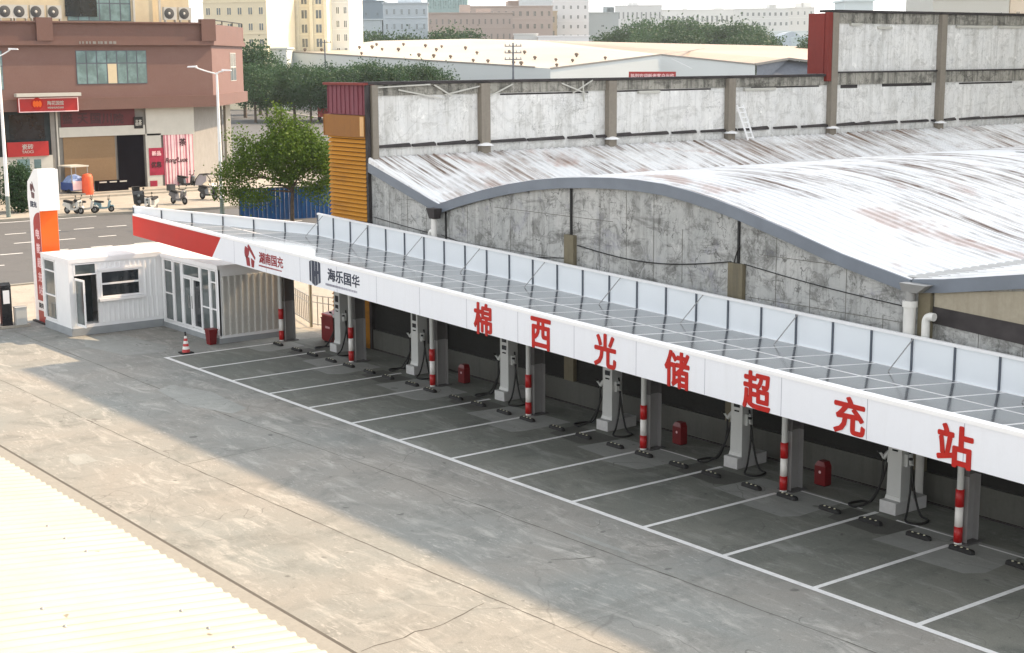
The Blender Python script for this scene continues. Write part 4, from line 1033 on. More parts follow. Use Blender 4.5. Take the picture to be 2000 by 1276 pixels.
b.prism([(x, y, 0) for x, y in ((XB-.5, 2), (cc.x, cc.y), (e2.x, e2.y), (XB-30, e2.y), (XB-30, 2))], (0, 0, 6.9)); b.build('ground_floor', MT['greyrender'], br)
b = MB(); p = cc+DV*(SL-1.3)+Vector((.3, .4, 0)); b.bar((p.x, p.y, 0), (p.x, p.y, 6.9), .5); b.build('corner_column', MT['tile'], br)
XG = XB-.5
def panel(name, px0, py0, px1, py1, m, d0=.02, d1=.06, parent=br, plane=None):
    y0, z1 = P67(px0, py0); y1, z0 = P67(px1, py1); pl = XG if plane is None else plane
    b = MB(); b.box(pl+d0, pl+d1, y0, y1, max(z0, .15), z1); return b.build(name, m, parent)
panel('shopfront', -80, 222, 118, 395, MT['shopdark'])
panel('shop_glazing', 20, 225, 92, 272, MT['glassdark'], .062, .09)
panel('shop_frame', 100, 218, 118, 378, MT['greyrender'], .062, .12)
panel('shop_counter', 0, 308, 110, 392, MT['tile'], .062, .3)
panel('shop_window', 35, 312, 62, 350, MT['glassteal'], .302, .32); panel('shop_window', 68, 312, 84, 350, MT['glassteal'], .302, .32)
panel('cladding', 114, 210, 121, 380, MT['tile'], .10, .16)
sb = panel('signboard', 121, 214, 268, 250, MT['maroon'], .06, .14)
panel('tile_strip', 118, 250, 287, 263, MT['tile'], .06, .2)
panel('roller_shutter', 126, 263, 232, 356, MT['shutter'], .062, .1)
panel('doorway', 232, 262, 289, 374, MT['shopblack'], .064, .09)
panel('cladding', 287, 208, 383, 262, MT['tile'], .06, .20); panel('cladding', 287, 262, 322, 372, MT['tile'], .06, .20)
cu_ = panel('pink_curtain', 322, 260, 384, 364, MT['pink'], .08, .14)
y0, z1 = P67(322, 262); y1, z0 = P67(384, 362)
b = MB()
for k in range(9):
    y = y0+.15+k*(y1-y0-.3)/8.6
    b.box(XG+.142, XG+.17, y, y+.10+.06*(k % 3), .3, z1-.1)
b.build('curtain_fold', MT['pinklight'], cu_)
po = panel('poster', 293, 290, 324, 342, MT['magenta'], .202, .23)
panel('poster', 296, 354, 311, 374, MT['magenta'], .202, .23)
def sign_text(s, px, py, w, h, m, parent, plane, bold=.02, shear=0.0):
    y, z = P67(px, py); return text_mesh(s, 'lettering', m, parent, face_plus_x(plane, y, z), w=w, h=h, bold=bold, ext=.01, shear=shear)
for ch, px in zip('盛天国川院', (135, 165, 190, 212, 235)): sign_text(ch, px, 232, .85, .85, MT['signdark'], sb, XG+.155)
sign_text("Rong'Luoa", 348, 314, 2.0, .55, MT['signdark'], cu_, XG+.19, .01, .3)
sign_text('茶', 360, 278, .62, .62, MT['signdark'], cu_, XG+.19)
sign_text('新品', 308, 300, .8, .4, MT['pinklight'], po, XG+.245); sign_text('优惠', 308, 322, .9, .5, MT['signdark'], po, XG+.245)
em = panel('small_sign', 264, 229, 282, 251, MT['black'], .202, .25)
sign_text('品茶', 273, 240, .55, .5, MT['tile'], em, XG+.265)
# red board signs
s1 = panel('red_signboard', 30, 192, 148, 217, MT['signred'], .36, .6, plane=XB)
panel('sign_canopy', 24, 183, 150, 187, MT['tile'], .36, .95, plane=XB)
y0, z1 = P67(30, 192); y1, z0 = P67(148, 217); b = MB()
for a in ((y0, y1, z0, z0+.07), (y0, y1, z1-.07, z1), (y0, y0+.07, z0+.07, z1-.07), (y1-.07, y1, z0+.07, z1-.07)): b.box(XB+.602, XB+.64, *a)
b.build('sign_frame', MT['pinklight'], s1)
y, z = P67(67, 203); b = MB(); b.prism([(XB+.602, q[0], q[1]) for q in ell(y, z, .48, .48, n=18)], (.04, 0, 0)); b.build('round_emblem', MT['letter'], s1)
b = MB()
for q in (-.22, 0, .22): b.prism([(XB+.645, p_[0], p_[1]) for p_ in ell(y+q, z, .13, .26, n=10)], (.02, 0, 0))
b.build('emblem_petal', MT['orange'], s1)
sign_text('陶花国馆', 103, 201, 1.3, .34, MT['tile'], s1, XB+.615, .01)
sign_text('WENHUAGUAN', 103, 210, 1.3, .16, MT['tile'], s1, XB+.615, .01)
s2 = panel('red_signboard', 14, 279, 96, 304, MT['signred'], .3, .5); 
sign_text('瓷砖', 54, 287, .9, .42, MT['tile'], s2, XG+.515, .01); sign_text('TAOCI', 54, 297, .9, .22, MT['tile'], s2, XG+.515, .01)
b = MB(); y0, z1 = P67(152, 81); y1, z0 = P67(220, 86); y = y0
while y < y1: w_ = random.uniform(.08, .26); b.box(XB+.302, XB+.32, y, y+w_, z0, z1); y += w_+random.uniform(.05, .2)
b.build('faint_lettering', MT['greyrender'], br)
# windows
def mwindow(parent, y0, y1, z0, z1, X, cols, rows, special=None, glass='glassteal', frame='steel', dy=Vector((0, 1, 0)), nx=Vector((1, 0, 0)), org=None):
    org = org or Vector((X, 0, 0))
    def q(y, z, d): return org+dy*y+Vector((0, 0, z))+nx*d
    b = MB()
    b.hexa([q(y0, z0, -.05), q(y1, z0, -.05), q(y1, z0, .03), q(y0, z0, .03)], [q(y0, z1, -.05), q(y1, z1, -.05), q(y1, z1, .03), q(y0, z1, .03)])
    wd = b.build('window', MT[frame], parent)
    b = MB(); sp = MB(); cw = (y1-y0)/cols; zs = [z0]+[z0+(z1-z0)*r for r in rows]+[z1]
    for i in range(cols):
        for j in range(len(zs)-1):
            t = (sp if special and (i, j) == special else b)
            w0, w1 = y0+cw*i+.05, y0+cw*(i+1)-.05
            t.quad(q(w0, zs[j]+.05, .036), q(w1, zs[j]+.05, .036), q(w1, zs[j+1]-.05, .036), q(w0, zs[j+1]-.05, .036))
    b.build('pane', MT[glass], wd)
    if special: sp.build('curtained_pane', MT['cream'], wd)
    return wd
y0, z1 = P67(147, 99); y1, z0 = P67(288, 163)
mwindow(br, y0, y1, z0, z1, XB, 7, (.62,), (3, 0))
q0 = P67(-60, 100)[0]; q1 = P67(3, 100)[0]
mwindow(br, q0, q1, 8.6, 11.6, XB, 4, (.6,))
mwindow(br, 8.6, 11.4, 8.9, 11.4, XB, 2, (.5,), glass='glass', frame='tile', dy=DV, nx=Vector((.6, .8, 0)), org=Vector((XB, YC, 0)))
# upper cream storeys
b = MB()
ya = P67(-90, 20)[0]; yb = P67(406, 20)[0]
b.box(-85, -69.5, ya, 31.2, 12.3, 24); b.box(-85, -70.6, 31.2, yb, 12.3, 24); b.build('cream_storey', MT['cream'], br)
def on695(px, py): p = on(px, py, 0, -69.5); return p.y, p.z
y0, z1 = on695(126, -60); y1, z0 = on695(256, 42)
mwindow(br, y0, y1, z0, z1, -69.5, 6, (.35, .7), glass='glassteal')
y0, z0 = on695(128, 42); y1, _ = on695(190, 42); b = MB(); b.box(-69.45, -69.42, y0, y1, z0+.4, z0+3); b.build('dark_pane', MT['glassdark'], br)
b = MB(); b.box(-69.49, -69.4, on695(258, 0)[0], on695(262, 0)[0], 12.3, 24); b.box(-69.49, -69.35, on695(308, 0)[0], on695(312, 0)[0], 12.3, 24); b.build('render_rib', MT['tile'], br)
# air conditioners standing along the parapet
def make_ac():
    r = thing('air_conditioner', 'x', 'air conditioner', (0, 0, 0), 'outdoor units on the shop roof')
    b = MB(); b.box(-.35, 0, -.5, .5, .18, 1.1); b.build('case', MT['tile'], r)
    b = MB(); b.lathe([(.02, .012), (.36, .012), (.40, .0)], (0.002, -.1, .64), 18, 'X'); g = b.build('fan_grille', plain('grille_grey', (.07, .07, .068), .6), r)
    b = MB(); b.lathe([(.001, .03), (.09, .03), (.10, .014)], (0.002, -.1, .64), 12, 'X'); b.build('hub', MT['tile'], g)
    b = MB(); b.box(-.3, .05, -.42, -.36, 0, .18); b.box(-.3, .05, .36, .42, 0, .18); b.build('bracket', MT['tile'], r)
    return r
ac0 = make_ac()
accs = [(12, 24, 'outdoor unit at the far left of the brown parapet'), (40, 24, 'second outdoor unit from the left above the brown parapet'), (73, 26, 'third outdoor unit from the left above the brown parapet'), (107, 28, 'outdoor unit just left of the large dark window'), (333, 28, 'left one of the paired outdoor units on the cream wall'), (362, 28, 'right one of the paired outdoor units on the cream wall')]
for i, (px, py, lab) in enumerate(accs):
    p = on(px, py, 0, -67.6); loc = (-67.6, p.y, 13.88); s = 1.12
    o = ac0 if i == 0 else copy_tree(ac0, loc)
    o.location = loc; o['label'] = lab; o.scale = (s, s, s)
    
# ================================================================== TREES
def foliage(blobs, n, size, seed=1):
    """leaf clumps: small bent quads scattered through overlapping lobes"""
    R = random.Random(seed); vs = []; fs = []
    vols = [b_[3]*b_[4]*b_[5] for b_ in blobs]; tot = sum(vols)
    # clump centres first
    clumps = []
    for bl, v in zip(blobs, vols):
        k = max(5, int(n/26*v/tot))
        for _ in range(k):
            while True:
                u = Vector((R.uniform(-1, 1), R.uniform(-1, 1), R.uniform(-1, 1)))
                if .18 < u.length < 1: break
            u = u*(u.length**-.35)
            if u.length > 1.08: u = u/u.length*R.uniform(.9, 1.12)
            clumps.append((Vector((bl[0]+u.x*bl[3], bl[1]+u.y*bl[4], bl[2]+u.z*bl[5])), R.uniform(.6, 1.3)))
    per = max(3, n//len(clumps))
    for c, cs in clumps:
        for _ in range(per):
            d = Vector((R.gauss(0, 1), R.gauss(0, 1), R.gauss(0, .75)))*size*2.1*cs; p = c+d
            a = Vector((R.gauss(0, 1), R.gauss(0, 1), R.gauss(0, 1))).normalized(); b_ = a.cross(Vector((R.gauss(0, 1), R.gauss(0, 1), R.gauss(.8, 1)))).normalized()
            s = size*R.uniform(.55, 1.25); q = len(vs)
            vs += [p-a*s*.5, p+b_*s*.38+a*s*.05, p+a*s*.6, p-b_*s*.38+a*s*.05]; fs.append((q, q+1, q+2, q+3))
    return vs, fs
def make_tree(name, label, blobs, trunk_h, trunk_r, n, size, leaf, loc=(0, 0, 0), group=None, seed=1, cat='tree', limbs=5):
    r = thing(name, label, cat, (0, 0, 0), group)
    b = MB(); R = random.Random(seed)
    b.tube([(0, 0, -.1), (R.uniform(-.1, .1), R.uniform(-.1, .1), trunk_h*.5), (R.uniform(-.2, .2), R.uniform(-.2, .2), trunk_h)], trunk_r, 9, trunk_r*.6)
    b.build('trunk', MT['bark'], r)
    b = MB()
    for k in range(limbs):
        bl = blobs[k % len(blobs)]; e = Vector((bl[0]+R.uniform(-.4, .4)*bl[3], bl[1]+R.uniform(-.4, .4)*bl[4], bl[2]+R.uniform(-.2, .5)*bl[5]))
        s = Vector((0, 0, trunk_h*R.uniform(.7, .98))); m = s.lerp(e, .5)+Vector((R.uniform(-.2, .2), R.uniform(-.2, .2), .1*trunk_h))
        b.tube([s, s.lerp(m, .5), m, e], trunk_r*.5, 6, trunk_r*.12)
    b.build('limb', MT['bark'], r)
    vs, fs = foliage(blobs, n, size, seed)
    me = bpy.data.meshes.new('crown'); me.from_pydata(vs, [], fs); me.materials.append(MT[leaf]); me.update()
    o = bpy.data.objects.new('crown', me); COL.objects.link(o); o.parent = r
    r.location = loc
    return r
# near street tree: local x = picture right (rt), local y = away
TL = on(571, 440, 2, 0); ang = math.atan2(rt.y, rt.x)
t = make_tree('street_tree', 'round leafy green street tree in front of the blue hoarding', [(.1, 0, 4.7, 2.0, 2.0, 1.5), (-.6, 0, 6.5, .75, .8, 1.0), (-.7, .2, 7.6, .32, .35, .55), (1.9, -.3, 4.5, 1.05, 1.4, 1.2), (2.6, -.1, 3.3, .7, 1.1, .9), (-2.3, .2, 4.6, 1.1, 1.3, 1.0), (-3.3, .1, 3.5, 1.15, 1.1, .85), (-4.3, .1, 3.3, .5, .6, .5), (-3.3, 0, 2.1, .8, .8, .55), (-3.2, 0, 5.8, .55, .55, .55), (-2.2, -.5, 1.9, .9, .9, .6), (-4.0, -.2, 2.4, .6, .7, .6), (.6, .2, 6.1, .9, .9, .75), (1.2, 0, 2.6, .9, .9, .55), (2.0, 0, 1.9, .6, .7, .45), (-.5, -.5, 3.2, .9, .9, .45)], 3.1, .15, 30000, .155, 'leaf', TL, None, 5, limbs=14)
t.rotation_euler = (0, 0, ang); t.scale = (1.03, 1.03, 1.0)
# round bush at the left
t = make_tree('clipped_bush', 'dark round bush beside the left lamp post in front of the shops', [(0, 0, 1.7, 1.15, 1.1, 1.6), (.1, 0, 2.6, .9, .9, .9)], .8, .12, 9000, .15, 'leafdark', on(42, 418, 2, 0), None, 8, 'bush')
# background trees --------------------------------------------------
FV = []
for s in range(4):
    R = random.Random(40+s); bl = [(0, 0, 6.2, 3.6, 3.6, 3.4)]
    for k in range(7):
        a = R.uniform(0, 6.28); d = R.uniform(1.6, 3.0); bl.append((math.cos(a)*d, math.sin(a)*d, R.uniform(3.6, 8.2), R.uniform(1.2, 2.2), R.uniform(1.2, 2.2), R.uniform(1.0, 2.0)))
    FV.append(make_tree('roadside_tree', 'x', bl, 4.0, .25, 7000, .34, 'leaffar' if s % 2 else 'leafdark', (0, 0, 0), 'trees along the far street', 60+s))
used = [False]*4
def far_tree(px, pyb, pyt, d, lab, group):
    """tree centred on px whose crown top shows at pyt, standing at depth d"""
    p = dep(px, pyb, d); top = dep(px, pyt, d); h = max(4, top.z-0.0); k = int(rnd()*4)
    s = h/10.4; loc = (p.x, p.y, 0)
    if not used[k]:
        used[k] = True; o = FV[k]; o.location = loc; o.rotation_euler = (0, 0, rnd()*6)
    else: o = copy_tree(FV[k], loc, rnd()*6)
    o.scale = (s*random.uniform(.95, 1.15),)*2+(s,); o['label'] = lab; o['group'] = group
G1 = 'trees along the far street'
for i, (px, pyt, d) in enumerate([(478, 75, 285), (498, 118, 262), (520, 132, 270), (548, 130, 275), (575, 118, 268), (606, 122, 262), (640, 118, 268), (668, 124, 262), (700, 116, 270), (730, 112, 265), (762, 128, 262), (790, 120, 275), (822, 118, 270), (850, 128, 275), (508, 92, 300)]):
    far_tree(px, 195, pyt, d, 'green street tree in the row between the brown building and the plum clad wall end', G1)
G2 = 'trees in front of the pale blocks'
for i, (px, pyt, d) in enumerate([(545, 68, 395), (570, 62, 400), (598, 66, 395), (655, 60, 400), (685, 64, 405), (722, 55, 430), (745, 60, 430), (775, 62, 430), (805, 62, 430), (862, 58, 440), (885, 46, 440), (905, 54, 440)]):
    far_tree(px, 100, pyt, d, 'tree rising behind the cream factory roof in front of the pale apartment blocks', G2)
G3 = 'tall trees behind the far factory'
for i, (px, pyt, d) in enumerate([(1195, 62, 520), (1215, 48, 500), (1245, 32, 500), (1275, 30, 490), (1305, 34, 500), (1338, 28, 495), (1370, 38, 490), (1400, 42, 500), (1432, 38, 490), (1460, 40, 500), (1485, 58, 490), (1600, 66, 420), (1330, 50, 470), (1262, 52, 470), (1450, 58, 465)]):
    far_tree(px, 100, pyt, d, 'hazy tall tree in the clump behind the far factory roof', G3)

# ================================================================== BLUE HOARDING, LAMPS, POLES, TRUCK
h_ = thing('site_hoarding', 'blue corrugated sheet hoarding behind the street tree', 'hoarding', (-41, 27, 0))
a = on(470, 432, 2, 0); c = on(650, 424, 2, 0); d = (c-a); L = d.length; d.normalize(); nrm = Vector((d.y, -d.x, 0))
b = MB(); n = int(L/.3)
for k in range(n):
    p = a+d*(L*k/n); q = a+d*(L*(k+.55)/n); e = a+d*(L*(k+1)/n); o1 = nrm*.06
    for s0, s1, oo, o2 in ((p, q, o1, o1), (q, e, Vector(), Vector())):
        b.quad(s0+oo, s1+oo, s1+oo+Vector((0, 0, 2.15)), s0+oo+Vector((0, 0, 2.15)))
    b.quad(q+o1, q, q+Vector((0, 0, 2.15)), q+o1+Vector((0, 0, 2.15)))
b.build('sheet', MT['blue'], h_)
b = MB(); b.bar(a+Vector((0, 0, 2.16)), c+Vector((0, 0, 2.16)), .12, .08)
for k in range(4): p = a.lerp(c, k/3)-nrm*.1; b.bar(p, p+Vector((0, 0, 2.2)), .1)
b.build('frame', MT['steel'], h_)
def lamp(loc, h, arms, label):
    r = thing('street_lamp', label, 'street lamp', loc, 'white street lamps')
    x, y = loc[0], loc[1]
    b = MB(); b.tube([(x, y, 1.6), (x, y, h)], .14, 12, .07); b.build('pole', MT['whitetrim'], r)
    b = MB(); b.tube([(x, y, 0), (x, y, 1.6)], .16, 12, .145); b.lathe([(.3, 0), (.3, .06), (.17, .12)], (x, y, 0), 12); b.build('pole_base', plain('lamp_base', (.16, .2, .18), .5), r)
    for ln, dz in arms:
        dv = Vector((rt.x, rt.y, 0)).normalized()*ln
        b = MB(); b.tube([(x, y, h-.1), Vector((x, y, h+.05))+dv*.4, Vector((x, y, h+dz*.6))+dv*.75, Vector((x, y, h+dz))+dv], .045, 8); arm = b.build('arm', MT['whitetrim'], r)
        e = Vector((x, y, h+dz))+dv; u = dv.normalized(); w_ = Vector((-u.y, u.x, 0))
        b = MB(); b.hexa([e-w_*.12-u*.1, e+w_*.12-u*.1, e+w_*.07+u*.55, e-w_*.07+u*.55], [e-w_*.1-u*.1+Vector((0, 0, .12)), e+w_*.1-u*.1+Vector((0, 0, .12)), e+w_*.05+u*.5+Vector((0, 0, .08)), e-w_*.05+u*.5+Vector((0, 0, .08))]); b.build('lamp_head', MT['whitetrim'], arm)
    return r
lamp((-53.0, 12.45, 0), 11.2, ((.85, .35), (-.6, .35)), 'white double armed street lamp at the far left edge')
lamp((-41.5, 23.0, 0), 9.95, ((-1.4, .35), (.45, .1)), 'white street lamp in front of the leafy tree beside the brown building')
def pole(px, pyt, d, label, arms=2):
    p = dep(px, pyt, d); r = thing('utility_pole', label, 'utility pole', (p.x, p.y, 0))
    b = MB(); b.tube([(p.x, p.y, 0), (p.x, p.y, p.z)], .22, 8, .13); b.build('shaft', MT['steel'], r)
    dv = Vector((rt.x, rt.y, 0)).normalized()
    for k in range(arms):
        z = p.z-.5-k*1.0; b = MB(); b.bar(Vector((p.x, p.y, z))-dv*1.3, Vector((p.x, p.y, z))+dv*1.3, .14, .14); a_ = b.build('crossarm', MT['steel'], r)
        b = MB()
        for s in (-1.2, -.5, .5, 1.2): b.lathe([(.08, .08), (.1, .2), (.05, .38)], Vector((p.x, p.y, z))+dv*s, 6)
        b.build('insulator', MT['galv'], a_)
    return p
pole(1002, 84, 230, 'dark utility pole with crossarms standing over the grey wall top', 3)
pole(634, 78, 300, 'slim utility pole among the street trees left of the far roof', 1)
# red truck beyond the plum clad wall end
p = on(634, 238, 2, 0); tr = thing('red_truck', 'red truck half hidden behind the plum and ochre wall end', 'truck', p)
u = Vector((-.85, .53, 0)).normalized(); v = Vector((-u.y, u.x, 0))
def obox(b, c, lx, ly, z0, z1):
    c = Vector(c); b.hexa([c+u*sx*lx/2+v*sy*ly/2+Vector((0, 0, z0)) for sx, sy in ((-1, -1), (1, -1), (1, 1), (-1, 1))], [c+u*sx*lx/2+v*sy*ly/2+Vector((0, 0, z1)) for sx, sy in ((-1, -1), (1, -1), (1, 1), (-1, 1))])
b = MB(); obox(b, p+u*2, 2.2, 2.4, .8, 3.9); b.build('cab', MT['signred'], tr)
b = MB(); obox(b, p+u*2-u*1.12, .05, 2.0, 2.3, 3.3); b.build('windscreen', MT['glassdark'], tr)
b = MB(); obox(b, p+u*7.5, 8, 2.45, 1.0, 4.2); b.build('load_box', MT['signred'], tr)
b = MB(); obox(b, p+u*2.2, 1.6, 2.2, 3.95, 4.4); b.build('wind_deflector', MT['tile'], tr)
for q in (1.9, 5.5, 10.5):
    for s in (-1, 1):
        b = MB(); c_ = p+u*q+v*s*1.05; b.tube([c_+v*-.18+Vector((0, 0, .5)), c_+v*.18+Vector((0, 0, .5))], .5, 12); b.build('wheel', MT['black'], tr)
# street railings
sr = thing('street_railing', 'grey railing along the far street below the row of trees', 'railing', (-250, 140, 0))
fence_run((-300, 150.8, .1), (-150, 106, .1), 1.6, 60, sr)

# ================================================================== SCOOTERS
def make_scooter(body, seat, topbox=None, shell=None):
    r = thing('scooter', 'x', 'scooter', (0, 0, 0), 'electric scooters parked on the far pavement')
    for x in (-.62, .62):
        b = MB(); b.lathe([(.15, -.05), (.23, -.055), (.26, -.03), (.26, .03), (.23, .055), (.15, .05), (.15, -.05)], (x, 0, .26), 18, 'Y'); w = b.build('wheel', MT['black'], r)
        b = MB(); b.lathe([(.001, -.03), (.15, -.03), (.15, .03), (.001, .03)], (x, 0, .26), 12, 'Y'); b.build('rim', MT['galv'], w)
    b = MB()
    b.prism([(.28, -.17, .28), (.52, -.17, .40), (.60, -.17, .92), (.48, -.17, .96), (.36, -.17, .46), (.16, -.17, .40), (-.16, -.17, .40), (-.22, -.17, .74), (-.78, -.17, .84), (-.92, -.17, .62), (-.50, -.17, .42), (-.28, -.17, .26)], (0, .34, 0))
    b.prism([(.36, -.22, .50), (.52, -.24, .48), (.60, -.22, .90), (.50, -.20, .98), (.44, -.20, .9)], (0, .44, 0))
    b.prism([(.40, -.09, .54), (.76, -.09, .60), (.92, -.09, .44), (.62, -.09, .50)], (0, .18, 0)); b.build('bodywork', body, r)
    b = MB(); b.prism([(-.18, -.16, .76), (.06, -.14, .78), (.0, -.15, .90), (-.40, -.16, .94), (-.80, -.15, 1.0), (-.84, -.15, .86)], (0, .31, 0)); b.build('seat', seat, r)
    b = MB(); b.tube([(.62, 0, .26), (.50, 0, .80), (.44, 0, 1.04)], .05, 8); b.tube([(.40, -.36, 1.10), (.46, -.15, 1.04), (.46, .15, 1.04), (.40, .36, 1.10)], .035, 8); hb = b.build('handlebar', MT['black'], r)
    for s in (-1, 1):
        b = MB(); b.tube([(.42, s*.26, 1.08), (.46, s*.32, 1.28)], .014, 5); b.lathe([(.001, 0), (.07, 0), (.07, .02), (.001, .02)], (.46, s*.33, 1.32), 10, 'X'); b.build('mirror', MT['black'], hb)
    b = MB(); b.lathe([(.001, .04), (.08, .03), (.09, 0)], (.60, 0, .86), 12, 'X'); b.build('headlight', MT['glass'], r)
    if topbox: b = MB(); b.box(-1.02, -.60, -.22, .22, .90, 1.30); b.box(-1.04, -.58, -.24, .24, 1.30, 1.35); b.build('top_box', topbox, r)
    if shell:
        b = MB(); b.prism([(.50, -.30, .35), (.60, -.36, .95), (.46, -.38, 1.15), (.40, -.36, 1.15), (.50, -.32, .9), (.44, -.28, .35)], (0, .68, 0)); b.build('wind_apron', shell, r)
    return r
sc_white = plain('scooter_white', (.50, .49, .45), .3); sc_dark = plain('scooter_dark', (.03, .035, .04), .3); sc_blue = plain('scooter_blue', (.16, .27, .31), .4); sc_grey = plain('scooter_grey', (.13, .13, .14), .35)
def place(r, px, py, rz, lab, s=1.0, zb_=.14):
    p = on(px, py, 2, zb_); r.location = (p.x, p.y, zb_); r.rotation_euler = (0, 0, rz); r['label'] = lab; r.scale = (s, s, s); return r
place(make_scooter(sc_white, MT['black']), 145, 418, .5, 'white and black scooter nearest the totem sign on the kerb', .98)
place(make_scooter(sc_white, MT['black']), 168, 417, 1.0, 'white scooter second from the totem sign, in front of the orange drum', .98)
place(make_scooter(sc_blue, MT['black']), 203, 414, 1.0, 'small blue grey scooter standing alone on the kerb', .85)
place(make_scooter(sc_dark, MT['black'], MT['black'], sc_dark), 270, 408, -.3, 'large black scooter with a rear box behind the canopy tip', 1.15)
place(make_scooter(sc_white, MT['black']), 296, 412, -.9, 'white scooter just behind the red end of the canopy', 1.0)
place(make_scooter(sc_grey, MT['black'], sc_dark), 350, 399, .25, 'silver grey scooter in front of the pink curtain', 1.08)
place(make_scooter(sc_dark, MT['black']), 366, 368, .6, 'black scooter leaning close to the pink curtain', 1.1)
o = place(make_scooter(sc_dark, MT['black'], None, plain('rain_cover', (.35, .35, .35), .5)), 408, 390, .3, 'dark scooter with a large curved rain hood by the lamp post', 1.12)
b = MB(); b.tube([(.62, -.3, .9), (.55, -.3, 1.4), (.2, -.3, 1.75), (-.5, -.3, 1.75), (-.9, -.3, 1.4), (-1.1, -.3, .9)], .03, 6); b.tube([(.62, .3, .9), (.55, .3, 1.4), (.2, .3, 1.75), (-.5, .3, 1.75), (-.9, .3, 1.4), (-1.1, .3, .9)], .03, 6)
for x, z in ((.2, 1.75), (-.5, 1.75), (-.9, 1.4)): b.tube([(x, -.3, z), (x, .3, z)], .03, 6)
hd = b.build('rain_hood_frame', MT['black']); hd.parent = o
b = MB(); b.prism([(.15, -.28, 1.72), (-.5, -.28, 1.72), (-.88, -.28, 1.38), (-1.05, -.28, .95), (-.4, -.28, .98), (.1, -.28, 1.3)], (0, .02, 0)); hp = b.build('rain_hood_sheet', plain('hood_sheet', (.34, .31, .33), .5)); hp.parent = o
# blue tricycle with roof
p = on(152, 384, 2, .14); tc = thing('cargo_tricycle', 'blue cargo tricycle with a white roof and an orange drum cover beside it', 'tricycle', (0, 0, 0))
b = MB(); b.box(-.9, .9, -.7, .7, .5, 1.1); b.build('cargo_bed', plain('trike_blue', (.03, .07, .25), .5), tc)
b = MB(); b.box(.9, .93, -.65, .65, .55, 1.25); b.build('tail_board', MT['pinklight'], tc)
b = MB(); b.box(-1.0, 1.0, -.8, .8, 2.35, 2.45); b.build('roof', MT['tile'], tc)
b = MB()
for x in (-.9, .9):
    for y in (-.7, .7): b.bar((x, y, 1.1), (x, y, 2.35), .06)
b.build('roof_post', MT['galv'], tc)
b = MB(); b.hexa([(-.8, -.6, 1.1), (.8, -.6, 1.1), (.8, .6, 1.1), (-.8, .6, 1.1)], [(-.5, -.3, 1.6), (.5, -.4, 1.7), (.6, .4, 1.5), (-.5, .4, 1.7)]); b.build('covered_load', plain('load_blue', (.25, .35, .6), .6, var=.4, scale=5), tc)
for x, y in ((-1.5, 0), (.4, -.72), (.4, .72)):
    b = MB(); b.lathe([(.001, -.06), (.3, -.06), (.3, .06), (.001, .06)], (x, y, .3), 14, 'Y'); b.build('wheel', MT['black'], tc)
b = MB(); b.tube([(-1.5, 0, .3), (-1.2, 0, 1.1)], .04, 6); b.tube([(-1.2, -.35, 1.1), (-1.2, .35, 1.1)], .03, 6); b.build('handlebar', MT['black'], tc)
tc.location = (p.x-.6, p.y, .14); tc.rotation_euler = (0, 0, .15)
p = on(165, 384, 2, .14); o = thing('orange_drum', 'bright orange covered drum standing right of the blue tricycle', 'drum', (0, 0, 0))
b = MB(); b.lathe([(.42, 0), (.45, .1), (.43, 1.5), (.34, 1.75), (.001, 1.8)], (0, 0, 0), 16); b.build('cover', plain('safety_orange', (.75, .10, .03), .6), o); o.location = (p.x, p.y+.3, .14)
b = MB(); b.lathe([(.47, 0), (.47, .12)], (0, 0, 0.0), 16); bb_ = b.build('foot_ring', MT['black']); bb_.parent = o
# black planters
o = thing('planter_row', 'long low black planter with white tabs against the tan shutter', 'planter', (-65.5, 27, .42))
y0, _ = P67(178, 370); y1, _ = P67(237, 370)
b = MB(); b.box(-66.2, -65.5, y0, y1, .43, 1.25); b.build('trough', MT['shopblack'], o)
for k in range(3): b = MB(); ym = y0+(y1-y0)*(k*2+1)/6; b.box(-65.498, -65.47, ym-.3, ym+.3, 1.1, 1.2); b.build('tab', MT['tile'], o)

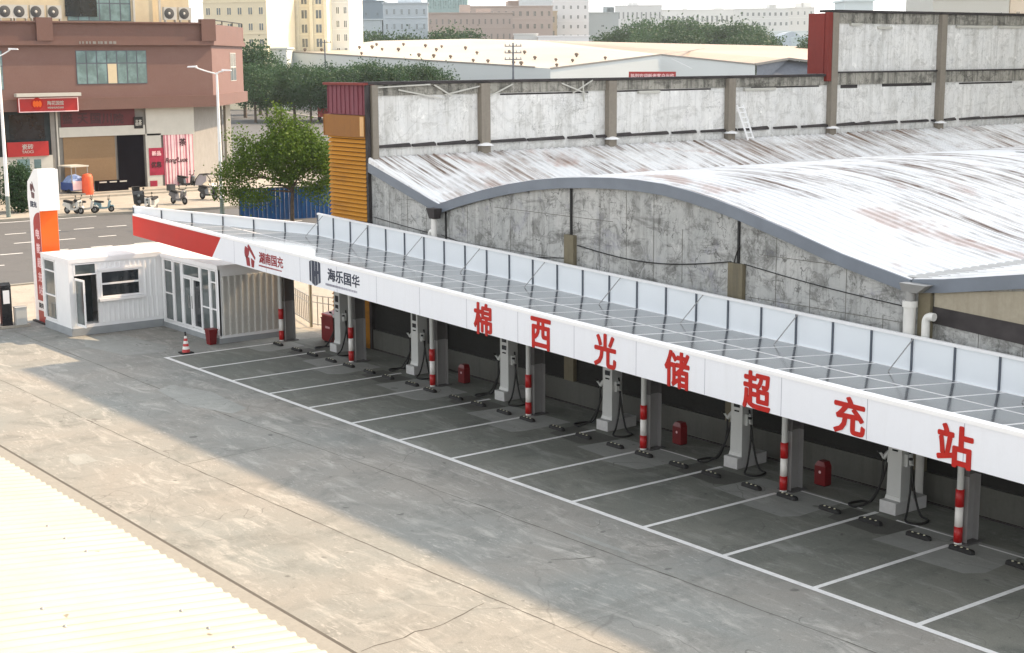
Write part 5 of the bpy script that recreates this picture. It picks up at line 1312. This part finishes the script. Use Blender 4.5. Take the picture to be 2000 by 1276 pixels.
# ================================================================== FAR BUILDINGS
WM = {}
def far_building(label, px0, px1, pyt, d, col, floors, cols, rot=0.0, depthm=16, win=(.5, .5), base=None, name='apartment_block', glass='glass', z0=0, roofbits=True, fl=None, wpx=None, strips=False, cat='building'):
    a = dep(px0, 114, d); c = dep(px1, 114, d); top = dep((px0+px1)/2, pyt, d).z
    w_ = (c-a).length; ctr = (a+c)/2; ctr.z = 0
    ang_ = math.atan2(rt.y, rt.x)+rot
    r = thing(name, label, cat, (0, 0, 0), None)
    col = tuple(min(.8, x*(1.5 if d < 360 else 1.25)) for x in col)
    m = plain('render_%d' % len(WM), col, .8, var=.05, scale=.05); WM[len(WM)] = m
    trim_ = plain('render_trim_%d' % len(WM), tuple(min(1, x*1.12) for x in col), .8, var=.05); WM[len(WM)] = trim_
    b = MB(); b.box(-w_/2, w_/2, 0, depthm, 0, top); b.build('wall', m, r)
    b = MB(); b.box(-w_/2-.3, w_/2+.3, -.3, depthm+.3, top, top+.35)
    if roofbits:
        R = random.Random(int(px0)); 
        for k in range(2):
            x = R.uniform(-w_*.4, w_*.3); q = R.uniform(2, 5); b.box(x, x+q, 4, 4+q, top+.352, top+R.uniform(1.6, 3.2))
    b.build('roof', trim_, r)
    fh = fl or top/floors; cw = w_/cols; ww, wh_ = cw*win[0], fh*win[1]
    wme = None; cnt = 0
    for f in range(floors):
        zc = top-fh*(f+.55)
        if zc < 1 or zc+12 < dep(px0, 200, d).z: continue
        for k in range(cols):
            if cnt >= 96: break
            x = -w_/2+cw*(k+.5)
            if wme is None:
                b = MB(); b.mat(0).box(-ww/2, ww/2, -.10, .02, -wh_/2, wh_/2)
                b.mat(1).quad((-ww/2+.12, -.105, -wh_/2+.12), (-.06, -.105, -wh_/2+.12), (-.06, -.105, wh_/2-.12), (-ww/2+.12, -.105, wh_/2-.12))
                b.mat(1).quad((.06, -.105, -wh_/2+.12), (ww/2-.12, -.105, -wh_/2+.12), (ww/2-.12, -.105, wh_/2-.12), (.06, -.105, wh_/2-.12))
                o = b.build('window', [trim_, MT[glass]]); wme = o
            else: o = wme.copy(); COL.objects.link(o)
            o.parent = r; o.location = (x, 0, zc); cnt += 1
        b = MB(); b.box(-w_/2-.12, w_/2+.12, -.14, -.002, top-fh*(f+1)+.0, top-fh*(f+1)+.22)
        if f % 2 == 0: b.build('string_course', trim_, r)
    if strips:
        for k in range(cols+1):
            b = MB(); x = -w_/2+cw*k; b.box(x-.35, x+.35, -.5, -.142, 0, top-1.4); b.build('pier', trim_, r)
    # side face windows
    r.location = ctr; r.rotation_euler = (0, 0, ang_)
    return r
far_building('cream block with scattered small windows behind the brown corner building', 395, 528, -25, 330, (0.48, 0.42, 0.30), 6, 6, -.25, fl=3.4, win=(.46, .5))
far_building('cream block with four columns of windows between tall piers', 526, 640, -14, 345, (0.49, 0.45, 0.34), 6, 4, -.12, fl=3.2, win=(.46, .66), strips=True)
far_building('white block with two window columns right of the piered cream block', 640, 684, -20, 350, (0.48, 0.48, 0.46), 7, 3, -.1, fl=3.1, win=(.5, .55))
far_building('blue grey windowless block with a pale annexe in front', 684, 750, 4, 520, (0.17, 0.21, 0.24), 4, 3, 0, win=(.2, .15))
far_building('low white annexe with a flat roof before the blue grey block', 684, 748, 40, 440, (0.36, 0.40, 0.42), 3, 6, 0, win=(.7, .3), roofbits=False)
far_building('pale blue grey block with paired windows behind the factory roof', 750, 837, 8, 440, (0.36, 0.40, 0.43), 4, 6, .05, fl=4.2, win=(.34, .42))
far_building('teal glazed block rising above the pinkish long building', 836, 914, -12, 640, (0.22, 0.30, 0.30), 5, 8, 0, win=(.8, .6), glass='glassteal')
far_building('long pinkish grey building with a flat cornice', 836, 1002, 27, 520, (0.30, 0.25, 0.22), 3, 14, .08, fl=5.0, win=(.35, .4))
far_building('pink and grey block with window pairs right of the long building', 912, 1080, 14, 560, (0.32, 0.27, 0.24), 4, 12, .06, fl=4.6, win=(.4, .42))
far_building('tan low block in front of the white tower', 1000, 1088, 24, 600, (0.32, 0.27, 0.20), 3, 6, 0, fl=5.5, win=(.4, .45))
far_building('white block with rows of small dark windows, tallest left of the hazy trees', 1080, 1150, -14, 620, (0.48, 0.49, 0.50), 8, 5, 0, fl=3.9, win=(.34, .42))
far_building('long white block with ribbon windows beyond the tan block', 1012, 1084, -14, 700, (0.43, 0.45, 0.46), 6, 7, 0, fl=4.6, win=(.6, .4))
far_building('plain grey block beside the white block', 1146, 1208, 26, 640, (0.23, 0.26, 0.27), 3, 1, .1, win=(.1, .1))
far_building('hazy pale block with a stepped roof above the big trees', 1204, 1292, 12, 900, (0.42, 0.43, 0.43), 4, 10, 0, win=(.4, .4))
far_building('hazy long white terrace above the big trees', 1290, 1442, 20, 900, (0.48, 0.49, 0.48), 4, 16, 0, win=(.5, .4))
far_building('hazy white block with four storeys of windows right of the big trees', 1442, 1540, 18, 760, (0.45, 0.46, 0.45), 5, 9, .04, fl=4.8, win=(.45, .4))
far_building('narrow hazy white stair tower block at the right end of the terrace', 1538, 1588, 16, 760, (0.48, 0.48, 0.46), 5, 4, -.1, fl=4.8, win=(.3, .4))
far_building('low pale hall between the big trees and the red clad wall', 1500, 1622, 62, 700, (0.43, 0.48, 0.49), 2, 8, 0, win=(.6, .2), roofbits=False)
far_building('low bluish shed roof under the terrace', 1560, 1630, 74, 560, (0.32, 0.40, 0.43), 1, 3, 0, win=(.5, .2), roofbits=False)
far_building('small glazed rooftop room seen over the high wall', 1646, 1702, 4, 260, (0.40, 0.45, 0.46), 2, 3, 0, 8, win=(.8, .1), glass='glassteal', roofbits=False, fl=8)
far_building('large pale concrete building rising over the high wall at the right', 1818, 1966, -60, 200, (0.36, 0.36, 0.33), 6, 5, 0, 14, win=(.12, .3), fl=4.0)
far_building('cream building at the right end over the high wall', 1968, 2060, -60, 205, (0.45, 0.40, 0.33), 6, 3, 0, 14, win=(.3, .3), fl=4.0)
# curved hall roof
p = dep(1545, 100, 640); o = thing('arched_hall', 'bluish arched hall roof right of the big trees', 'hall', (p.x, p.y, 0)); b = MB(); zt_ = dep(1545, 62, 640).z
dv = Vector((rt.x, rt.y, 0)).normalized(); aw = Vector((-dv.y, dv.x, 0)); prf = []
for k in range(13): a_ = math.pi*k/12; prf.append(Vector((p.x, p.y, 0))+dv*(-7*math.cos(a_))+Vector((0, 0, 9+(zt_-9)*math.sin(a_))))
b.prism([Vector((p.x, p.y, 0))-dv*7]+prf+[Vector((p.x, p.y, 0))+dv*7], aw*20); b.build('shell', plain('arch_blue', (.35, .42, .48), .6), o)

# ================================================================== FAR FACTORY
ff = thing('far_factory', 'wide cream roofed factory halls with roof ventilators beyond the street trees', 'factory', (0, 0, 0))
A = dep(1075, 134, 300); Bp = dep(1290, 107, 318); D0 = dep(560, 101, 340); Cc = dep(905, 76, 395); E1 = dep(1475, 126, 330); E2 = dep(1540, 115, 335); E3 = dep(1640, 127, 335)
F1 = dep(725, 79, 372); F2 = dep(1045, 79, 420)
def wallq(b, pts):
    for p, q in zip(pts, pts[1:]): b.quad(Vector((p.x, p.y, 0)), Vector((q.x, q.y, 0)), q, p)
b = MB(); wallq(b, [D0, dep(1045, 132, 302), A, Bp, E1]); b.build('wall', MT['farwall'], ff)
RE = [D0, dep(800, 117, 322), A]; RR = [dep(735, 80, 392), dep(920, 76, 400), Bp]   # eave and ridge
def roof_pt(u, v):
    def lerp3(L, t): return L[0].lerp(L[1], t*2) if t < .5 else L[1].lerp(L[2], t*2-1)
    return lerp3(RE, u).lerp(lerp3(RR, u), v)
nu, nv = 16, 6; b = MB()
b.add([roof_pt(i/nu, j/nv) for j in range(nv+1) for i in range(nu+1)], [(j*(nu+1)+i, j*(nu+1)+i+1, (j+1)*(nu+1)+i+1, (j+1)*(nu+1)+i) for j in range(nv) for i in range(nu)])
b.add([RR[1], Bp, F2], [(0, 1, 2)]); b.build('roof', MT['farroof'], ff)
b = MB(); K1 = dep(1620, 92, 440); K0 = dep(1100, 82, 450)
b.add([Bp, E1, E2, E3, K1, K0, F2], [(0, 1, 2, 3, 4, 5, 6)]); 
b.build('roof', MT['farroof2'], ff)
b = MB(); b.bar(Bp, dep(1400, 92, 420), .35, .2); b.bar(Bp, A, .3, .3); b.bar(Bp, E1, .3, .3); b.bar(E1, E2, .5, .5); b.bar(E2, E3, .5, .5); b.bar(D0, dep(1045, 131.5, 302), .3, .3); b.build('roof_edge', MT['greyrender'], ff)
b = MB(); b.add([dep(1478, 128, 331), dep(1540, 117, 336), dep(1598, 127, 336), dep(1598, 170, 336), dep(1478, 170, 331)], [(0, 1, 2, 3, 4)]); b.build('open_gable', MT['steel'], ff)
b = MB(); wallq(b, [dep(1598, 127, 336), E3]); b.build('wall', MT['farwall'], ff)
b = MB(); b.bar(dep(1312, 115, 317), dep(1352, 134, 317), 1.0, .1); b.build('white_brace', MT['white'], ff)
q = dep(1228, 149, 290); q2 = dep(1320, 149, 290)
fs_ = thing('factory_sign', 'red banner sign with pale lettering on the far factory gable', 'sign', q)
b = MB(); b.bar(Vector((q.x, q.y, q.z)), q2, .12, 1.7); b.build('board', MT['signred'], fs_)
n_ = Vector((rt.y, -rt.x, 0)).normalized(); mid = (q+q2)/2+n_*.12; dvv = (q2-q).normalized()
M4 = Matrix(((dvv.x, 0, n_.x, mid.x), (dvv.y, 0, n_.y, mid.y), (dvv.z, 1, 0, mid.z), (0, 0, 0, 1)))
text_mesh('热烈欢迎新老客户光临', 'lettering', MT['pinklight'], fs_, M4, w=8.4, h=.95, bold=.02, ext=.02)
# turbines: thin vents sitting on the roof
vent = None
for iu in range(15):
    for jv in range(3):
        if rnd() < .3: continue
        p = roof_pt((iu+.5+random.uniform(-.3, .3))/15, .10+jv*.22+random.uniform(-.05, .05))
        if vent is None:
            b = MB(); b.lathe([(.22, -.3), (.22, .25), (.42, .35), (.5, .6), (.4, .85), (.001, .95)], (0, 0, 0), 8); vent = b.build('roof_ventilator', plain('vent_grey', (.16, .12, .09), .6)); o = vent
        else: o = vent.copy(); COL.objects.link(o)
        o.parent = ff; o.location = p; q = random.uniform(.7, .95); o.scale = (q, q, q)
# small grey roofed shed left of the factory
far_building('low shed with a grey red roof left of the cream factory roof', 505, 560, 96, 330, (.34, .36, .34), 1, 4, 0, 10, win=(.5, .2), roofbits=False)
far_building('grey roofed house with a white gable behind the ventilators', 1004, 1050, 68, 470, (.5, .5, .48), 2, 4, 0, 10, win=(.4, .3), roofbits=False)
far_building('white plastered outbuilding right of the grey roofed house', 1052, 1150, 72, 460, (.7, .7, .66), 1, 5, 0, 10, win=(.3, .2), roofbits=False)

# ================================================================== ADDED TOWER OUT OF FRAME (placed and sized to cast the yard shadow)
H = 56.0; c_ = 1/math.tan(SUN_EL); sy = c_*math.cos(SUN_AX); sx = c_*math.sin(SUN_AX)
ty = -4.95+H*sy; tx = -1.4+H*sx
tw = thing('yard_shade_tower', 'tall pale tower added unseen beyond the warehouse to shade the yard', 'building', (tx+17, ty, 0))
b = MB(); b.box(tx, tx+35, ty, ty+45, 0, H); b.build('wall', MT['cream'], tw)
b = MB()
for f in range(16): b.box(tx+1, tx+34, ty-.05, ty-.002, 3+f*3.3, 4.7+f*3.3)
b.build('window_band', MT['glassteal'], tw)

# ================================================================== HAZE
b = MB(); b.box(-3100, 1600, -1600, 3100, -1.0, 62)
hz_ = b.build('haze', None); hz_.data.materials.clear()
m = bpy.data.materials.new('haze'); m.use_nodes = True; nt = m.node_tree; nt.nodes.clear()
o_ = nt.nodes.new('ShaderNodeOutputMaterial'); pv = nt.nodes.new('ShaderNodeVolumePrincipled')
pv.inputs['Color'].default_value = (.74, .80, .84, 1); pv.inputs['Density'].default_value = .00013; pv.inputs['Anisotropy'].default_value = .2
nt.links.new(pv.outputs[0], o_.inputs['Volume']); hz_.data.materials.append(m); tag(hz_, kind='stuff')
for k in used:
    pass
for o in FV:
    if o['label'] == 'x': bpy.data.objects.remove(o)
